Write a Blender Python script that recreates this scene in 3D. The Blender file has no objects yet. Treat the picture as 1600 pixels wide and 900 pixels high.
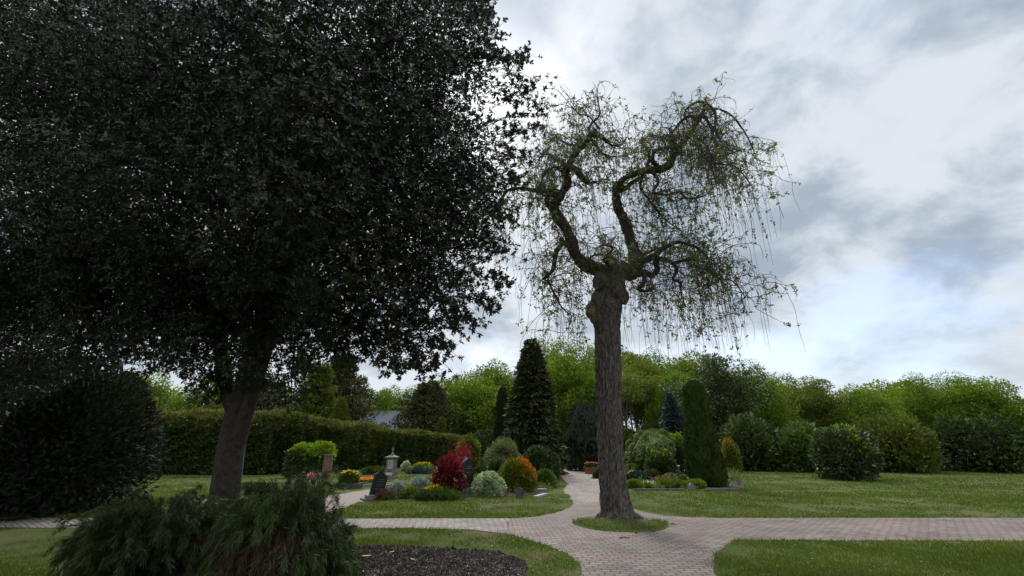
import bpy, math, random
import numpy as np
from mathutils import Vector, Matrix, noise as mn
from mathutils.geometry import tessellate_polygon

R_ = math.radians
scene = bpy.context.scene
COL = scene.collection
rng = np.random.default_rng(7)
random.seed(7)

# ------------------------------------------------------------------ camera
EYE, PITCH, FOC = 1.6, R_(20.2), 680.0
cd = bpy.data.cameras.new('camera')
cam = bpy.data.objects.new('camera', cd)
COL.objects.link(cam)
cam.location = (0, 0, EYE)
cam.rotation_euler = (R_(90) + PITCH, 0, 0)
cd.sensor_fit = 'HORIZONTAL'; cd.sensor_width = 36
cd.lens = 36 * FOC / 1600
cd.clip_start = 0.05; cd.clip_end = 2000
scene.camera = cam

# ------------------------------------------------------------------ light
SUN_EL, SUN_AZ = R_(44), R_(-7)            # azimuth measured from +Y towards +X
sunv = Vector((math.sin(SUN_AZ) * math.cos(SUN_EL), math.cos(SUN_AZ) * math.cos(SUN_EL), math.sin(SUN_EL)))
ld = bpy.data.lights.new('sun', 'SUN')
ld.energy = 1.5; ld.angle = R_(14); ld.color = (1, .96, .9)
sun = bpy.data.objects.new('sun', ld); COL.objects.link(sun)
sun.rotation_euler = sunv.to_track_quat('Z', 'Y').to_euler()

world = bpy.data.worlds.new('World'); scene.world = world
world.use_nodes = True
wt = world.node_tree; wn = wt.nodes; wl = wt.links
wn.clear()
out = wn.new('ShaderNodeOutputWorld'); bg = wn.new('ShaderNodeBackground')
bg.inputs['Strength'].default_value = 0.1
wl.new(bg.outputs[0], out.inputs[0])
sky = wn.new('ShaderNodeTexSky'); sky.sky_type = 'NISHITA'; sky.sun_disc = False
sky.sun_elevation = SUN_EL; sky.sun_rotation = SUN_AZ
sky.air_density = 1.0; sky.dust_density = 2.0
tc = wn.new('ShaderNodeTexCoord')
sep = wn.new('ShaderNodeSeparateXYZ'); wl.new(tc.outputs['Generated'], sep.inputs[0])
def wmath(op, a, b=None, c=None, clamp=False):
    n = wn.new('ShaderNodeMath'); n.operation = op; n.use_clamp = clamp
    for i, v in enumerate((a, b, c)):
        if v is None: continue
        if isinstance(v, (int, float)): n.inputs[i].default_value = v
        else: wl.new(v, n.inputs[i])
    return n.outputs[0]
def wmix(f, a, b):
    n = wn.new('ShaderNodeMix'); n.data_type = 'RGBA'
    for s, v in ((n.inputs[0], f), (n.inputs[6], a), (n.inputs[7], b)):
        if isinstance(v, (int, float)): s.default_value = v
        elif isinstance(v, tuple): s.default_value = v + (1,)
        else: wl.new(v, s)
    return n.outputs[2]
zz = wmath('MAXIMUM', wmath('ADD', sep.outputs[2], 0.42), 0.05)
cx_ = wmath('DIVIDE', sep.outputs[0], zz); cy_ = wmath('DIVIDE', sep.outputs[1], zz)
cmb = wn.new('ShaderNodeCombineXYZ'); wl.new(cx_, cmb.inputs[0]); wl.new(cy_, cmb.inputs[1])
def wnoise(scale, detail, rough, dist, off):
    mp = wn.new('ShaderNodeMapping'); mp.inputs['Location'].default_value = off
    wl.new(cmb.outputs[0], mp.inputs[0])
    n = wn.new('ShaderNodeTexNoise'); n.inputs['Scale'].default_value = scale
    n.inputs['Detail'].default_value = detail; n.inputs['Roughness'].default_value = rough
    n.inputs['Distortion'].default_value = dist
    wl.new(mp.outputs[0], n.inputs['Vector'])
    return n.outputs[0]
def wramp(v, a, b):
    n = wn.new('ShaderNodeMapRange'); n.interpolation_type = 'SMOOTHSTEP'
    wl.new(v, n.inputs[0]); n.inputs[1].default_value = a; n.inputs[2].default_value = b
    return n.outputs[0]
n_big = wnoise(2.4, 3, .5, .3, (3.1, 1.7, 0))
n_det = wnoise(5.0, 10, .6, .25, (0.4, 8.2, 0))
n_cov = wnoise(1.5, 7, .55, .2, (5.3, 2.2, 0))
shade = wmath('ADD', wmath('MULTIPLY', n_big, .5), wmath('MULTIPLY', n_det, .62))
cloud0 = wmix(wramp(shade, .43, .65), (2.3, 2.75, 3.35), (4.5, 4.85, 5.2))
# overcast is brightest overhead; boost added above the view to light the ground
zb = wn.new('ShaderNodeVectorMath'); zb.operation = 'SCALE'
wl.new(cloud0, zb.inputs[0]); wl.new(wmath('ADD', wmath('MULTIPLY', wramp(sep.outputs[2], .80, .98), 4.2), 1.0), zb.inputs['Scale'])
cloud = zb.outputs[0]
# light scattered through the cloud round the sun
dp = wn.new('ShaderNodeVectorMath'); dp.operation = 'DOT_PRODUCT'
wl.new(tc.outputs['Generated'], dp.inputs[0]); dp.inputs[1].default_value = tuple(sunv)
sd = wmath('MAXIMUM', dp.outputs['Value'], 0.0)
glow = wmath('ADD', wmath('MULTIPLY', wmath('POWER', sd, 110.0), 7.0), wmath('MULTIPLY', wmath('POWER', sd, 16.0), .6))
gl = wn.new('ShaderNodeVectorMath'); gl.operation = 'SCALE'
gl.inputs[0].default_value = (1.0, .97, .93); wl.new(glow, gl.inputs['Scale'])
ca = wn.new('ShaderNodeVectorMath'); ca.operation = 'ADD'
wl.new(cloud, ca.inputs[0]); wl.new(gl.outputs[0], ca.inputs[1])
# the low sky is thinner and opens to blue in streaks
low = wramp(sep.outputs[2], .42, .12)
gapf = wmath('MULTIPLY', wramp(n_cov, .50, .66), wmath('ADD', wmath('MULTIPLY', low, .75), .1))
skyb = wn.new('ShaderNodeVectorMath'); skyb.operation = 'MULTIPLY_ADD'
wl.new(sky.outputs[0], skyb.inputs[0]); skyb.inputs[1].default_value = (1.0, 1.0, 1.05); skyb.inputs[2].default_value = (.6, 1.2, 2.3)
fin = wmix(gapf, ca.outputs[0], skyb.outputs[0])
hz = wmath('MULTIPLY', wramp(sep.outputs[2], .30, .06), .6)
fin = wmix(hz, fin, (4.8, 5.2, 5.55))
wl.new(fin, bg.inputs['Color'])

scene.view_settings.view_transform = 'Standard'
scene.view_settings.look = 'None'
scene.view_settings.exposure = 0.75
scene.view_settings.gamma = 1
scene.view_settings.use_curve_mapping = False
scene.cycles.max_bounces = 6
scene.cycles.transparent_max_bounces = 4
scene.cycles.sample_clamp_indirect = 6

# ------------------------------------------------------------------ pixel <-> place
cp, sp = math.cos(PITCH), math.sin(PITCH)
def ray(px, py):
    r = (px - 800) / FOC; u = (450 - py) / FOC
    return Vector((r, cp - u * sp, sp + u * cp))
def P(px, py, Y):
    d = ray(px, py); t = Y / d.y
    return Vector((d.x * t, Y, EYE + d.z * t))
def G(px, py, z=0.0):
    d = ray(px, py); t = (z - EYE) / d.z
    return Vector((d.x * t, d.y * t, z))
def mpp(p):                                  # metres per photo pixel at a place
    return (p[1] * cp + (p[2] - EYE) * sp) / FOC

# ------------------------------------------------------------------ materials
def nodes(m):
    m.use_nodes = True
    return m.node_tree.nodes, m.node_tree.links, m.node_tree.nodes['Principled BSDF']
def leafmat(name, c1, c2, transl=.25, rough=.5, spec=.3, c3=None, nscale=1.5, tcol=None):
    m = bpy.data.materials.new(name)
    N, L, b = nodes(m)
    g = N.new('ShaderNodeNewGeometry')
    t = N.new('ShaderNodeTexCoord')
    no = N.new('ShaderNodeTexNoise'); no.inputs['Scale'].default_value = nscale; no.inputs['Detail'].default_value = 3
    L.new(t.outputs['Object'], no.inputs['Vector'])
    r = N.new('ShaderNodeValToRGB'); e = r.color_ramp.elements
    e[0].position = 0; e[0].color = c1 + (1,); e[1].position = 1; e[1].color = c2 + (1,)
    if c3:
        x = r.color_ramp.elements.new(.88); x.color = tuple(.5 * (a + b_) for a, b_ in zip(c1, c2)) + (1,)
        e[-1].color = c3 + (1,)
    ad = N.new('ShaderNodeMath'); ad.operation = 'MULTIPLY_ADD'
    L.new(g.outputs['Random Per Island'], ad.inputs[0]); ad.inputs[1].default_value = .6
    sb = N.new('ShaderNodeMath'); sb.operation = 'MULTIPLY_ADD'; L.new(no.outputs[0], sb.inputs[0])
    sb.inputs[1].default_value = 1.6; sb.inputs[2].default_value = -.6
    L.new(sb.outputs[0], ad.inputs[2]); L.new(ad.outputs[0], r.inputs[0])
    L.new(r.outputs[0], b.inputs['Base Color'])
    b.inputs['Roughness'].default_value = rough; b.inputs['Specular IOR Level'].default_value = spec
    if transl > 0:
        tr = N.new('ShaderNodeBsdfTranslucent'); mx = N.new('ShaderNodeMixShader'); mx.inputs[0].default_value = transl
        hs = N.new('ShaderNodeHueSaturation'); hs.inputs['Saturation'].default_value = 1.15; hs.inputs['Value'].default_value = 1.5
        L.new(r.outputs[0], hs.inputs['Color']); L.new(hs.outputs[0], tr.inputs[0])
        L.new(b.outputs[0], mx.inputs[1]); L.new(tr.outputs[0], mx.inputs[2])
        L.new(mx.outputs[0], N['Material Output'].inputs[0])
    return m
def surf(name, c1, c2, scale=8, rough=.8, bump=.3, spec=.3, stretch=(1, 1, 1), detail=6, lo=.35, hi=.65, dist=.02, coat=0):
    m = bpy.data.materials.new(name)
    N, L, b = nodes(m)
    t = N.new('ShaderNodeTexCoord'); mp = N.new('ShaderNodeMapping'); mp.inputs['Scale'].default_value = stretch
    L.new(t.outputs['Object'], mp.inputs[0])
    no = N.new('ShaderNodeTexNoise'); no.inputs['Scale'].default_value = scale; no.inputs['Detail'].default_value = detail
    no.inputs['Roughness'].default_value = .62
    L.new(mp.outputs[0], no.inputs['Vector'])
    r = N.new('ShaderNodeValToRGB'); e = r.color_ramp.elements
    e[0].position = lo; e[0].color = c1 + (1,); e[1].position = hi; e[1].color = c2 + (1,)
    L.new(no.outputs[0], r.inputs[0]); L.new(r.outputs[0], b.inputs['Base Color'])
    bp = N.new('ShaderNodeBump'); bp.inputs['Strength'].default_value = bump; bp.inputs['Distance'].default_value = dist
    L.new(no.outputs[0], bp.inputs['Height']); L.new(bp.outputs[0], b.inputs['Normal'])
    b.inputs['Roughness'].default_value = rough; b.inputs['Specular IOR Level'].default_value = spec
    b.inputs['Coat Weight'].default_value = coat; b.inputs['Coat Roughness'].default_value = .08
    return m
def paver(name, rot, w=.21, h=.105, tint=(1, 1, 1), joint=.008):
    m = bpy.data.materials.new(name)
    N, L, b = nodes(m)
    t = N.new('ShaderNodeTexCoord')
    wn_ = N.new('ShaderNodeTexNoise'); wn_.inputs['Scale'].default_value = 1.3; wn_.inputs['Detail'].default_value = 2
    L.new(t.outputs['Object'], wn_.inputs['Vector'])
    va = N.new('ShaderNodeVectorMath'); va.operation = 'MULTIPLY_ADD'
    L.new(wn_.outputs['Color'], va.inputs[0]); va.inputs[1].default_value = (.10, .10, 0); L.new(t.outputs['Object'], va.inputs[2])
    mp = N.new('ShaderNodeMapping'); mp.inputs['Rotation'].default_value = (0, 0, rot)
    L.new(va.outputs[0], mp.inputs[0])
    br = N.new('ShaderNodeTexBrick')
    L.new(mp.outputs[0], br.inputs['Vector'])
    br.inputs['Color1'].default_value = (0, 0, 0, 1); br.inputs['Color2'].default_value = (1, 1, 1, 1)
    br.inputs['Mortar'].default_value = (0, 0, 0, 1)
    br.inputs['Scale'].default_value = 1; br.inputs['Mortar Size'].default_value = joint; br.inputs['Mortar Smooth'].default_value = .4
    br.inputs['Brick Width'].default_value = w; br.inputs['Row Height'].default_value = h; br.inputs['Bias'].default_value = 0
    r = N.new('ShaderNodeValToRGB'); r.color_ramp.interpolation = 'LINEAR'
    cols = [(0, (.20, .19, .185)), (.2, (.27, .235, .215)), (.42, (.31, .285, .255)), (.6, (.235, .235, .235)), (.76, (.28, .20, .175)), (.9, (.33, .31, .285)), (1, (.30, .195, .165))]
    e = r.color_ramp.elements
    e[0].position = 0; e[0].color = cols[0][1] + (1,); e[1].position = 1; e[1].color = cols[-1][1] + (1,)
    for p_, c in cols[1:-1]:
        x = e.new(p_); x.color = c + (1,)
    L.new(br.outputs['Color'], r.inputs[0])
    n2 = N.new('ShaderNodeTexNoise'); n2.inputs['Scale'].default_value = .9; n2.inputs['Detail'].default_value = 8; n2.inputs['Roughness'].default_value = .65
    L.new(t.outputs['Object'], n2.inputs['Vector'])
    n3 = N.new('ShaderNodeTexNoise'); n3.inputs['Scale'].default_value = 45; n3.inputs['Detail'].default_value = 4
    L.new(t.outputs['Object'], n3.inputs['Vector'])
    mr = N.new('ShaderNodeMapRange'); L.new(n2.outputs[0], mr.inputs[0]); mr.inputs[1].default_value = .3; mr.inputs[2].default_value = .7
    mr.inputs[3].default_value = .60; mr.inputs[4].default_value = 1.25
    mr2 = N.new('ShaderNodeMapRange'); L.new(n3.outputs[0], mr2.inputs[0]); mr2.inputs[1].default_value = .3; mr2.inputs[2].default_value = .7
    mr2.inputs[3].default_value = .82; mr2.inputs[4].default_value = 1.15
    mu = N.new('ShaderNodeMath'); mu.operation = 'MULTIPLY'; L.new(mr.outputs[0], mu.inputs[0]); L.new(mr2.outputs[0], mu.inputs[1])
    vs = N.new('ShaderNodeVectorMath'); vs.operation = 'SCALE'; L.new(r.outputs[0], vs.inputs[0]); L.new(mu.outputs[0], vs.inputs['Scale'])
    vt = N.new('ShaderNodeVectorMath'); vt.operation = 'MULTIPLY'; L.new(vs.outputs[0], vt.inputs[0]); vt.inputs[1].default_value = tint
    # joints filled with sand and a little moss
    jr = N.new('ShaderNodeValToRGB'); je = jr.color_ramp.elements
    je[0].position = .42; je[0].color = (.045, .036, .03, 1); je[1].position = .62; je[1].color = (.055, .06, .028, 1)
    L.new(n2.outputs[0], jr.inputs[0])
    mx = N.new('ShaderNodeMix'); mx.data_type = 'RGBA'
    L.new(br.outputs['Fac'], mx.inputs[0]); L.new(vt.outputs[0], mx.inputs[6]); L.new(jr.outputs[0], mx.inputs[7])
    L.new(mx.outputs[2], b.inputs['Base Color'])
    hh = N.new('ShaderNodeMath'); hh.operation = 'MULTIPLY_ADD'
    L.new(br.outputs['Fac'], hh.inputs[0]); hh.inputs[1].default_value = -1
    h2 = N.new('ShaderNodeMath'); h2.operation = 'MULTIPLY_ADD'; L.new(n3.outputs[0], h2.inputs[0]); h2.inputs[1].default_value = .25
    L.new(br.outputs['Color'], h2.inputs[2])
    h3 = N.new('ShaderNodeMath'); h3.operation = 'MULTIPLY'; L.new(h2.outputs[0], h3.inputs[0]); h3.inputs[1].default_value = .35
    L.new(h3.outputs[0], hh.inputs[2])
    bp = N.new('ShaderNodeBump'); bp.inputs['Distance'].default_value = .012; bp.inputs['Strength'].default_value = .9
    L.new(hh.outputs[0], bp.inputs['Height']); L.new(bp.outputs[0], b.inputs['Normal'])
    b.inputs['Roughness'].default_value = .75; b.inputs['Specular IOR Level'].default_value = .3
    return m

M = {}
M['holly'] = leafmat('evergreen leaves', (.012, .020, .007), (.056, .070, .022), .08, .44, .33, (.11, .11, .025), 1.1)
M['holly_stem'] = surf('evergreen bark', (.03, .022, .016), (.07, .055, .04), 12, .9)
M['ashleaf'] = leafmat('young ash leaves', (.08, .10, .035), (.24, .27, .09), .5, .6, .2, (.16, .2, .04), .8)
M['ashtwig'] = surf('ash twig bark', (.05, .036, .028), (.10, .075, .06), 14, .85)
M['beech'] = leafmat('fresh beech leaves', (.045, .090, .010), (.22, .29, .034), .35, .55, .2, None, .6)  # wide clump-sized tone noise stands in for light and shade of clumps
M['oakleaf'] = leafmat('olive leaves', (.045, .075, .012), (.21, .24, .036), .3, .55, .2, None, .6)  # clump shading put into the tone noise here too
M['darkcon'] = leafmat('dark conifer sprays', (.012, .020, .009), (.035, .045, .017), .08, .6, .25, None, .9)
M['yew'] = leafmat('yew sprays', (.018, .026, .008), (.11, .105, .03), .1, .6, .25, None, .6)
M['cypress'] = leafmat('cypress sprays', (.02, .032, .010), (.16, .165, .055), .1, .6, .25, (.085, .06, .03), .8)
M['thuja'] = leafmat('thuja sprays', (.014, .032, .007), (.085, .13, .024), .12, .6, .25, None, 1.4)
M['bluecon'] = leafmat('blue spruce needles', (.02, .035, .035), (.06, .09, .085), .05, .6, .25, None, .8)
M['goldcon'] = leafmat('golden conifer sprays', (.05, .075, .012), (.14, .15, .025), .2, .6, .2, None, .8)
M['hedge'] = leafmat('hedge leaves', (.018, .036, .010), (.12, .16, .04), .12, .5, .3, None, .8)
M['hedgetip'] = leafmat('hedge new shoots', (.045, .075, .014), (.19, .18, .045), .25, .5, .3, None, .9)
M['lime'] = leafmat('lime green shoots', (.07, .13, .012), (.24, .33, .05), .35, .5, .3, None, 2)
M['midleaf'] = leafmat('mid green leaves', (.03, .07, .012), (.15, .21, .04), .2, .45, .35, None, 2)
M['darkleaf'] = leafmat('dark glossy leaves', (.012, .028, .008), (.10, .14, .035), .08, .38, .5, None, 2)
M['pieris'] = leafmat('pale bush leaves', (.06, .085, .022), (.26, .28, .11), .2, .5, .3, None, 2)
M['red'] = leafmat('dark red leaves', (.060, .008, .010), (.25, .024, .026), .3, .45, .35, (.30, .08, .05), 3)
M['brightred'] = leafmat('crimson flowers', (.16, .008, .018), (.30, .02, .04), .25, .5, .3, None, 3)
M['varieg'] = leafmat('variegated leaves', (.10, .18, .05), (.70, .74, .48), .2, .5, .3, None, 5)
M['orangetip'] = leafmat('orange new leaves', (.22, .07, .006), (.48, .20, .015), .3, .5, .3, None, 3)
M['orange'] = leafmat('orange petals', (.55, .13, .005), (.85, .32, .01), .3, .6, .2, None, 6)
M['yellow'] = leafmat('yellow petals', (.55, .38, .02), (.8, .6, .05), .3, .6, .2, None, 6)
M['pink'] = leafmat('pink petals', (.5, .16, .2), (.75, .42, .42), .3, .6, .2, None, 6)
M['white'] = leafmat('white petals', (.55, .55, .52), (.8, .8, .76), .3, .6, .2, None, 6)
M['silver'] = leafmat('silver leaves', (.18, .23, .19), (.46, .50, .45), .15, .7, .2, None, 5)
M['heather'] = leafmat('faded heather', (.10, .055, .035), (.26, .16, .11), .15, .7, .2, None, 5)
M['lowgreen'] = leafmat('low cover leaves', (.06, .11, .015), (.24, .28, .05), .2, .6, .2, None, 3)
M['willow'] = leafmat('weeping dwarf leaves', (.045, .08, .014), (.19, .24, .05), .25, .5, .25, None, 2)
M['pine'] = leafmat('soft pine needles', (.014, .030, .006), (.065, .10, .020), .12, .5, .3, None, 2)
M['drytwig'] = leafmat('dead brown twigs', (.035, .022, .014), (.12, .075, .048), .05, .8, .1, None, 3)
M['grass'] = leafmat('grass blades', (.055, .095, .012), (.20, .235, .04), .3, .6, .2, (.34, .28, .12), .6)
M['core'] = surf('shaded twig wood', (.010, .010, .006), (.022, .02, .012), 6, 1, .6, .05)  # near-black filler inside foliage; its inner shade is put into the colour
M['bark'] = surf('furrowed ash bark', (.040, .031, .025), (.27, .235, .20), 9, .95, 1.0, .15, (6.0, 6.0, .8), 8, .38, .64, .06)
M['limb'] = surf('limb bark', (.026, .019, .015), (.10, .078, .062), 16, .95, .8, .15, (1.5, 1.5, 1), 7, .34, .68, .03)
M['trunk'] = surf('grey brown trunk bark', (.05, .04, .03), (.13, .11, .085), 5, .95, .6, .1, (2, 2, .6))
M['granite'] = surf('polished black granite', (.006, .006, .007), (.014, .014, .016), 60, .3, .02, .35)
M['granitegrey'] = surf('rough grey granite', (.13, .135, .14), (.26, .265, .27), 50, .7, .2)
M['sandstone'] = surf('weathered sandstone', (.12, .105, .08), (.30, .275, .225), 7, .9, .4)
M['paleplate'] = surf('pale marble plate', (.50, .49, .46), (.66, .65, .62), 14, .5, .1)
M['concrete'] = surf('pale kerb stone', (.28, .27, .25), (.42, .41, .38), 20, .85, .2)
M['fieldstone'] = surf('mossy field stone', (.06, .06, .05), (.19, .18, .15), 14, .95, .6)
M['metal'] = surf('dark bronze', (.03, .035, .045), (.06, .07, .09), 12, .35, .05, .5)
M['engrave'] = surf('worn engraved lines', (.12, .12, .12), (.18, .18, .18), 30, .7, .1)
M['terracotta'] = surf('rust brown planter', (.16, .05, .02), (.30, .11, .045), 9, .7, .2)
M['rooftile'] = surf('grey roof tiles', (.10, .10, .115), (.17, .17, .19), 3, .8, .3, .3, (6, 1, 1))
M['render'] = surf('house render', (.42, .40, .35), (.52, .50, .45), 2, .9, .1)
M['glass'] = surf('window glass', (.02, .025, .03), (.04, .045, .05), 2, .1, 0, .5)
M['frame'] = surf('white frame paint', (.7, .7, .68), (.8, .8, .78), 4, .5, .05)
M['drypale'] = surf('dry pale leaf', (.42, .33, .2), (.6, .5, .35), 30, .8, .2)
M['twigdark'] = surf('fallen twig bark', (.03, .02, .015), (.06, .045, .035), 30, .9, .2)

def ground_mat():
    m = bpy.data.materials.new('lawn ground')
    N, L, b = nodes(m)
    t = N.new('ShaderNodeTexCoord')
    a = N.new('ShaderNodeTexNoise'); a.inputs['Scale'].default_value = .55; a.inputs['Detail'].default_value = 9; a.inputs['Roughness'].default_value = .7
    c = N.new('ShaderNodeTexNoise'); c.inputs['Scale'].default_value = 48; c.inputs['Detail'].default_value = 6; c.inputs['Roughness'].default_value = .75
    L.new(t.outputs['Object'], a.inputs['Vector']); L.new(t.outputs['Object'], c.inputs['Vector'])
    r = N.new('ShaderNodeValToRGB'); e = r.color_ramp.elements
    e[0].position = .36; e[0].color = (.13, .095, .055, 1); e[1].position = .62; e[1].color = (.045, .075, .015, 1)
    x = e.new(.47); x.color = (.085, .095, .030, 1)
    L.new(a.outputs[0], r.inputs[0])
    mr = N.new('ShaderNodeMapRange'); L.new(c.outputs[0], mr.inputs[0]); mr.inputs[1].default_value = .3; mr.inputs[2].default_value = .7
    mr.inputs[3].default_value = .5; mr.inputs[4].default_value = 1.45
    vs = N.new('ShaderNodeVectorMath'); vs.operation = 'SCALE'; L.new(r.outputs[0], vs.inputs[0]); L.new(mr.outputs[0], vs.inputs['Scale'])
    L.new(vs.outputs[0], b.inputs['Base Color'])
    bp = N.new('ShaderNodeBump'); bp.inputs['Distance'].default_value = .03; bp.inputs['Strength'].default_value = .6
    L.new(c.outputs[0], bp.inputs['Height']); L.new(bp.outputs[0], b.inputs['Normal'])
    b.inputs['Roughness'].default_value = 1; b.inputs['Specular IOR Level'].default_value = .1
    return m
M['lawn'] = ground_mat()
M['soil'] = surf('dark garden soil', (.042, .035, .030), (.12, .10, .085), 30, 1, 1.0, .1, (1, 1, 1), 10, .3, .7, .03)
M['clod'] = leafmat('soil crumbs', (.034, .028, .024), (.13, .108, .092), 0, 1, .1, (.40, .34, .28), 4)
M['gravel'] = surf('pinkish sand path', (.19, .15, .125), (.30, .245, .21), 25, .95, .4, .2, (1, 1, 1), 8)
M['pave'] = paver('brick paving crosswise', R_(-3), tint=(.80, .69, .64), joint=.011)
M['paveang'] = paver('brick paving angled', R_(38), tint=(.98, .91, .87), joint=.012)
M['pavelong'] = paver('brick paving lengthwise', R_(78), tint=(.98, .89, .84), joint=.012)

# ------------------------------------------------------------------ mesh builder
class MB:
    def __init__(s): s.v = []; s.f = []; s.n = 0
    def add(s, V, F, m=0, smooth=False):
        V = np.asarray(V, dtype=np.float32).reshape(-1, 3); F = np.asarray(F, dtype=np.int32)
        s.v.append(V); s.f.append((F + s.n, m, smooth)); s.n += len(V)
    def build(s, name, mats, parent=None, kind=None):
        me = bpy.data.meshes.new(name)
        V = np.concatenate(s.v)
        me.vertices.add(len(V)); me.vertices.foreach_set('co', V.ravel())
        nl = sum(f.size for f, _, _ in s.f); nf = sum(len(f) for f, _, _ in s.f)
        me.loops.add(nl); me.polygons.add(nf)
        me.loops.foreach_set('vertex_index', np.concatenate([f.ravel() for f, _, _ in s.f]))
        tot = np.concatenate([np.full(len(f), f.shape[1], dtype=np.int32) for f, _, _ in s.f])
        st = np.concatenate([[0], np.cumsum(tot)[:-1]]).astype(np.int32)
        me.polygons.foreach_set('loop_start', st)
        me.polygons.foreach_set('material_index', np.concatenate([np.full(len(f), m, dtype=np.int32) for f, m, _ in s.f]))
        me.polygons.foreach_set('use_smooth', np.concatenate([np.full(len(f), sm, dtype=bool) for f, _, sm in s.f]))
        for m in (mats if isinstance(mats, (list, tuple)) else [mats]):
            me.materials.append(M[m] if isinstance(m, str) else m)
        me.update(calc_edges=True)
        o = bpy.data.objects.new(name, me); COL.objects.link(o)
        if parent: o.parent = parent
        if kind: o['kind'] = kind
        return o
def unit(a):
    return a / np.maximum(np.linalg.norm(a, axis=-1, keepdims=True), 1e-9)
def rdir(n):
    return unit(rng.normal(size=(n, 3)))
def leaves(mb, Pp, D, N, L, W, m=0, fold=.0):
    D = unit(D); S = unit(np.cross(D, N)); Nn = np.cross(S, D)
    L = np.broadcast_to(L, (len(Pp),))[:, None]; W = np.broadcast_to(W, (len(Pp),))[:, None]
    mid = Pp + D * L * .45 + Nn * (fold * W)
    V = np.stack([Pp, mid + S * W * .5, Pp + D * L, mid - S * W * .5], 1).reshape(-1, 3)
    F = np.arange(len(Pp) * 4).reshape(-1, 4)
    mb.add(V, F, m)
def nzf(p, freq, seed, octs=3):
    r = np.random.default_rng(seed); v = 0; a = 1; tot = 0
    for o in range(octs):
        for k in range(4):
            kk = r.normal(size=3) * freq; v = v + a * np.sin(p @ kk + r.uniform(0, 6.28)); tot += a
        freq *= 2.1; a *= .55
    return v / tot * 1.8
def tubes(mb, Pt, R, k=4, m=0, smooth=True):
    """Pt (N,S,3), R (N,S)"""
    Pt = np.asarray(Pt, float); R = np.asarray(R, float)
    if Pt.ndim == 2: Pt = Pt[None]; R = R[None]
    T = unit(np.gradient(Pt, axis=1))
    ref = np.array([.91, .38, .15])
    A = unit(np.cross(T, ref)); B = np.cross(T, A)
    th = np.linspace(0, 2 * np.pi, k, endpoint=False)
    V = Pt[:, :, None, :] + R[:, :, None, None] * (np.cos(th)[None, None, :, None] * A[:, :, None, :] + np.sin(th)[None, None, :, None] * B[:, :, None, :])
    Nn, Ss = Pt.shape[:2]
    idx = np.arange(Nn * Ss * k).reshape(Nn, Ss, k)
    a = idx[:, :-1, :]; b = np.roll(a, -1, 2); c = idx[:, 1:, :]; d = np.roll(c, -1, 2)
    F = np.stack([a, b, d, c], -1).reshape(-1, 4)
    mb.add(V.reshape(-1, 3), F, m, smooth)
def catmull(pts, n):
    pts = np.asarray(pts, float); k = len(pts)
    t = np.linspace(0, k - 1, n); i = np.clip(t.astype(int), 0, k - 2); f = (t - i)[:, None]
    g = lambda j: pts[np.clip(j, 0, k - 1)]
    p0, p1, p2, p3 = g(i - 1), g(i), g(i + 1), g(i + 2)
    return .5 * (2 * p1 + (p2 - p0) * f + (2 * p0 - 5 * p1 + 4 * p2 - p3) * f ** 2 + (3 * p1 - p0 - 3 * p2 + p3) * f ** 3)
def sphere(mb, c, r, m=0, nu=16, nv=10, lump=0., seed=1, freq=2., smooth=True, zmin=-1):
    u = np.linspace(0, 2 * np.pi, nu, endpoint=False); v = np.linspace(-np.pi / 2, np.pi / 2, nv)
    D = np.stack([np.cos(v)[:, None] * np.cos(u), np.cos(v)[:, None] * np.sin(u), np.repeat(np.sin(v)[:, None], nu, 1)], -1)
    D = D.copy(); D[..., 2] = np.maximum(D[..., 2], zmin)
    rr = 1 + lump * nzf(D.reshape(-1, 3), freq, seed).reshape(nv, nu, 1) if lump else 1
    V = np.asarray(c) + D * np.asarray(r) * rr
    idx = np.arange(nu * nv).reshape(nv, nu)
    a = idx[:-1]; b = np.roll(a, -1, 1); cc = idx[1:]; d = np.roll(cc, -1, 1)
    mb.add(V.reshape(-1, 3), np.stack([a, b, d, cc], -1).reshape(-1, 4), m, smooth)
def box(mb, c, s, m=0, rz=0., taper=1., shear=(0, 0)):
    """c = centre of the base, s = full sizes"""
    V = []
    for z, k in ((0, 1), (1, taper)):
        for x, y in ((-1, -1), (1, -1), (1, 1), (-1, 1)):
            V.append((x * s[0] / 2 * k + shear[0] * z, y * s[1] / 2 * k + shear[1] * z, z * s[2]))
    V = np.array(V); ca, sa = math.cos(rz), math.sin(rz)
    V = np.stack([V[:, 0] * ca - V[:, 1] * sa, V[:, 0] * sa + V[:, 1] * ca, V[:, 2]], 1) + np.asarray(c)
    mb.add(V, [(3, 2, 1, 0), (4, 5, 6, 7), (0, 1, 5, 4), (1, 2, 6, 5), (2, 3, 7, 6), (3, 0, 4, 7)], m)
def bevel(o, w=.01, seg=2):
    b = o.modifiers.new('edge', 'BEVEL'); b.width = w; b.segments = seg; b.limit_method = 'ANGLE'
    return o
def prism(mb, outline, y0, y1, m=0):
    """outline in the XZ plane, extruded along Y"""
    n = len(outline)
    V = [(x, y0, z) for x, z in outline] + [(x, y1, z) for x, z in outline]
    tri = tessellate_polygon([[Vector((x, z, 0)) for x, z in outline]])
    F3 = [tuple(t) for t in tri] + [tuple(i + n for i in reversed(t)) for t in tri]
    F4 = [(i, (i + 1) % n, (i + 1) % n + n, i + n) for i in range(n)]
    base = mb.n
    mb.add(V, F4, m)
    mb.f.append((np.array(F3, dtype=np.int32) + base, m, False))

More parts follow.
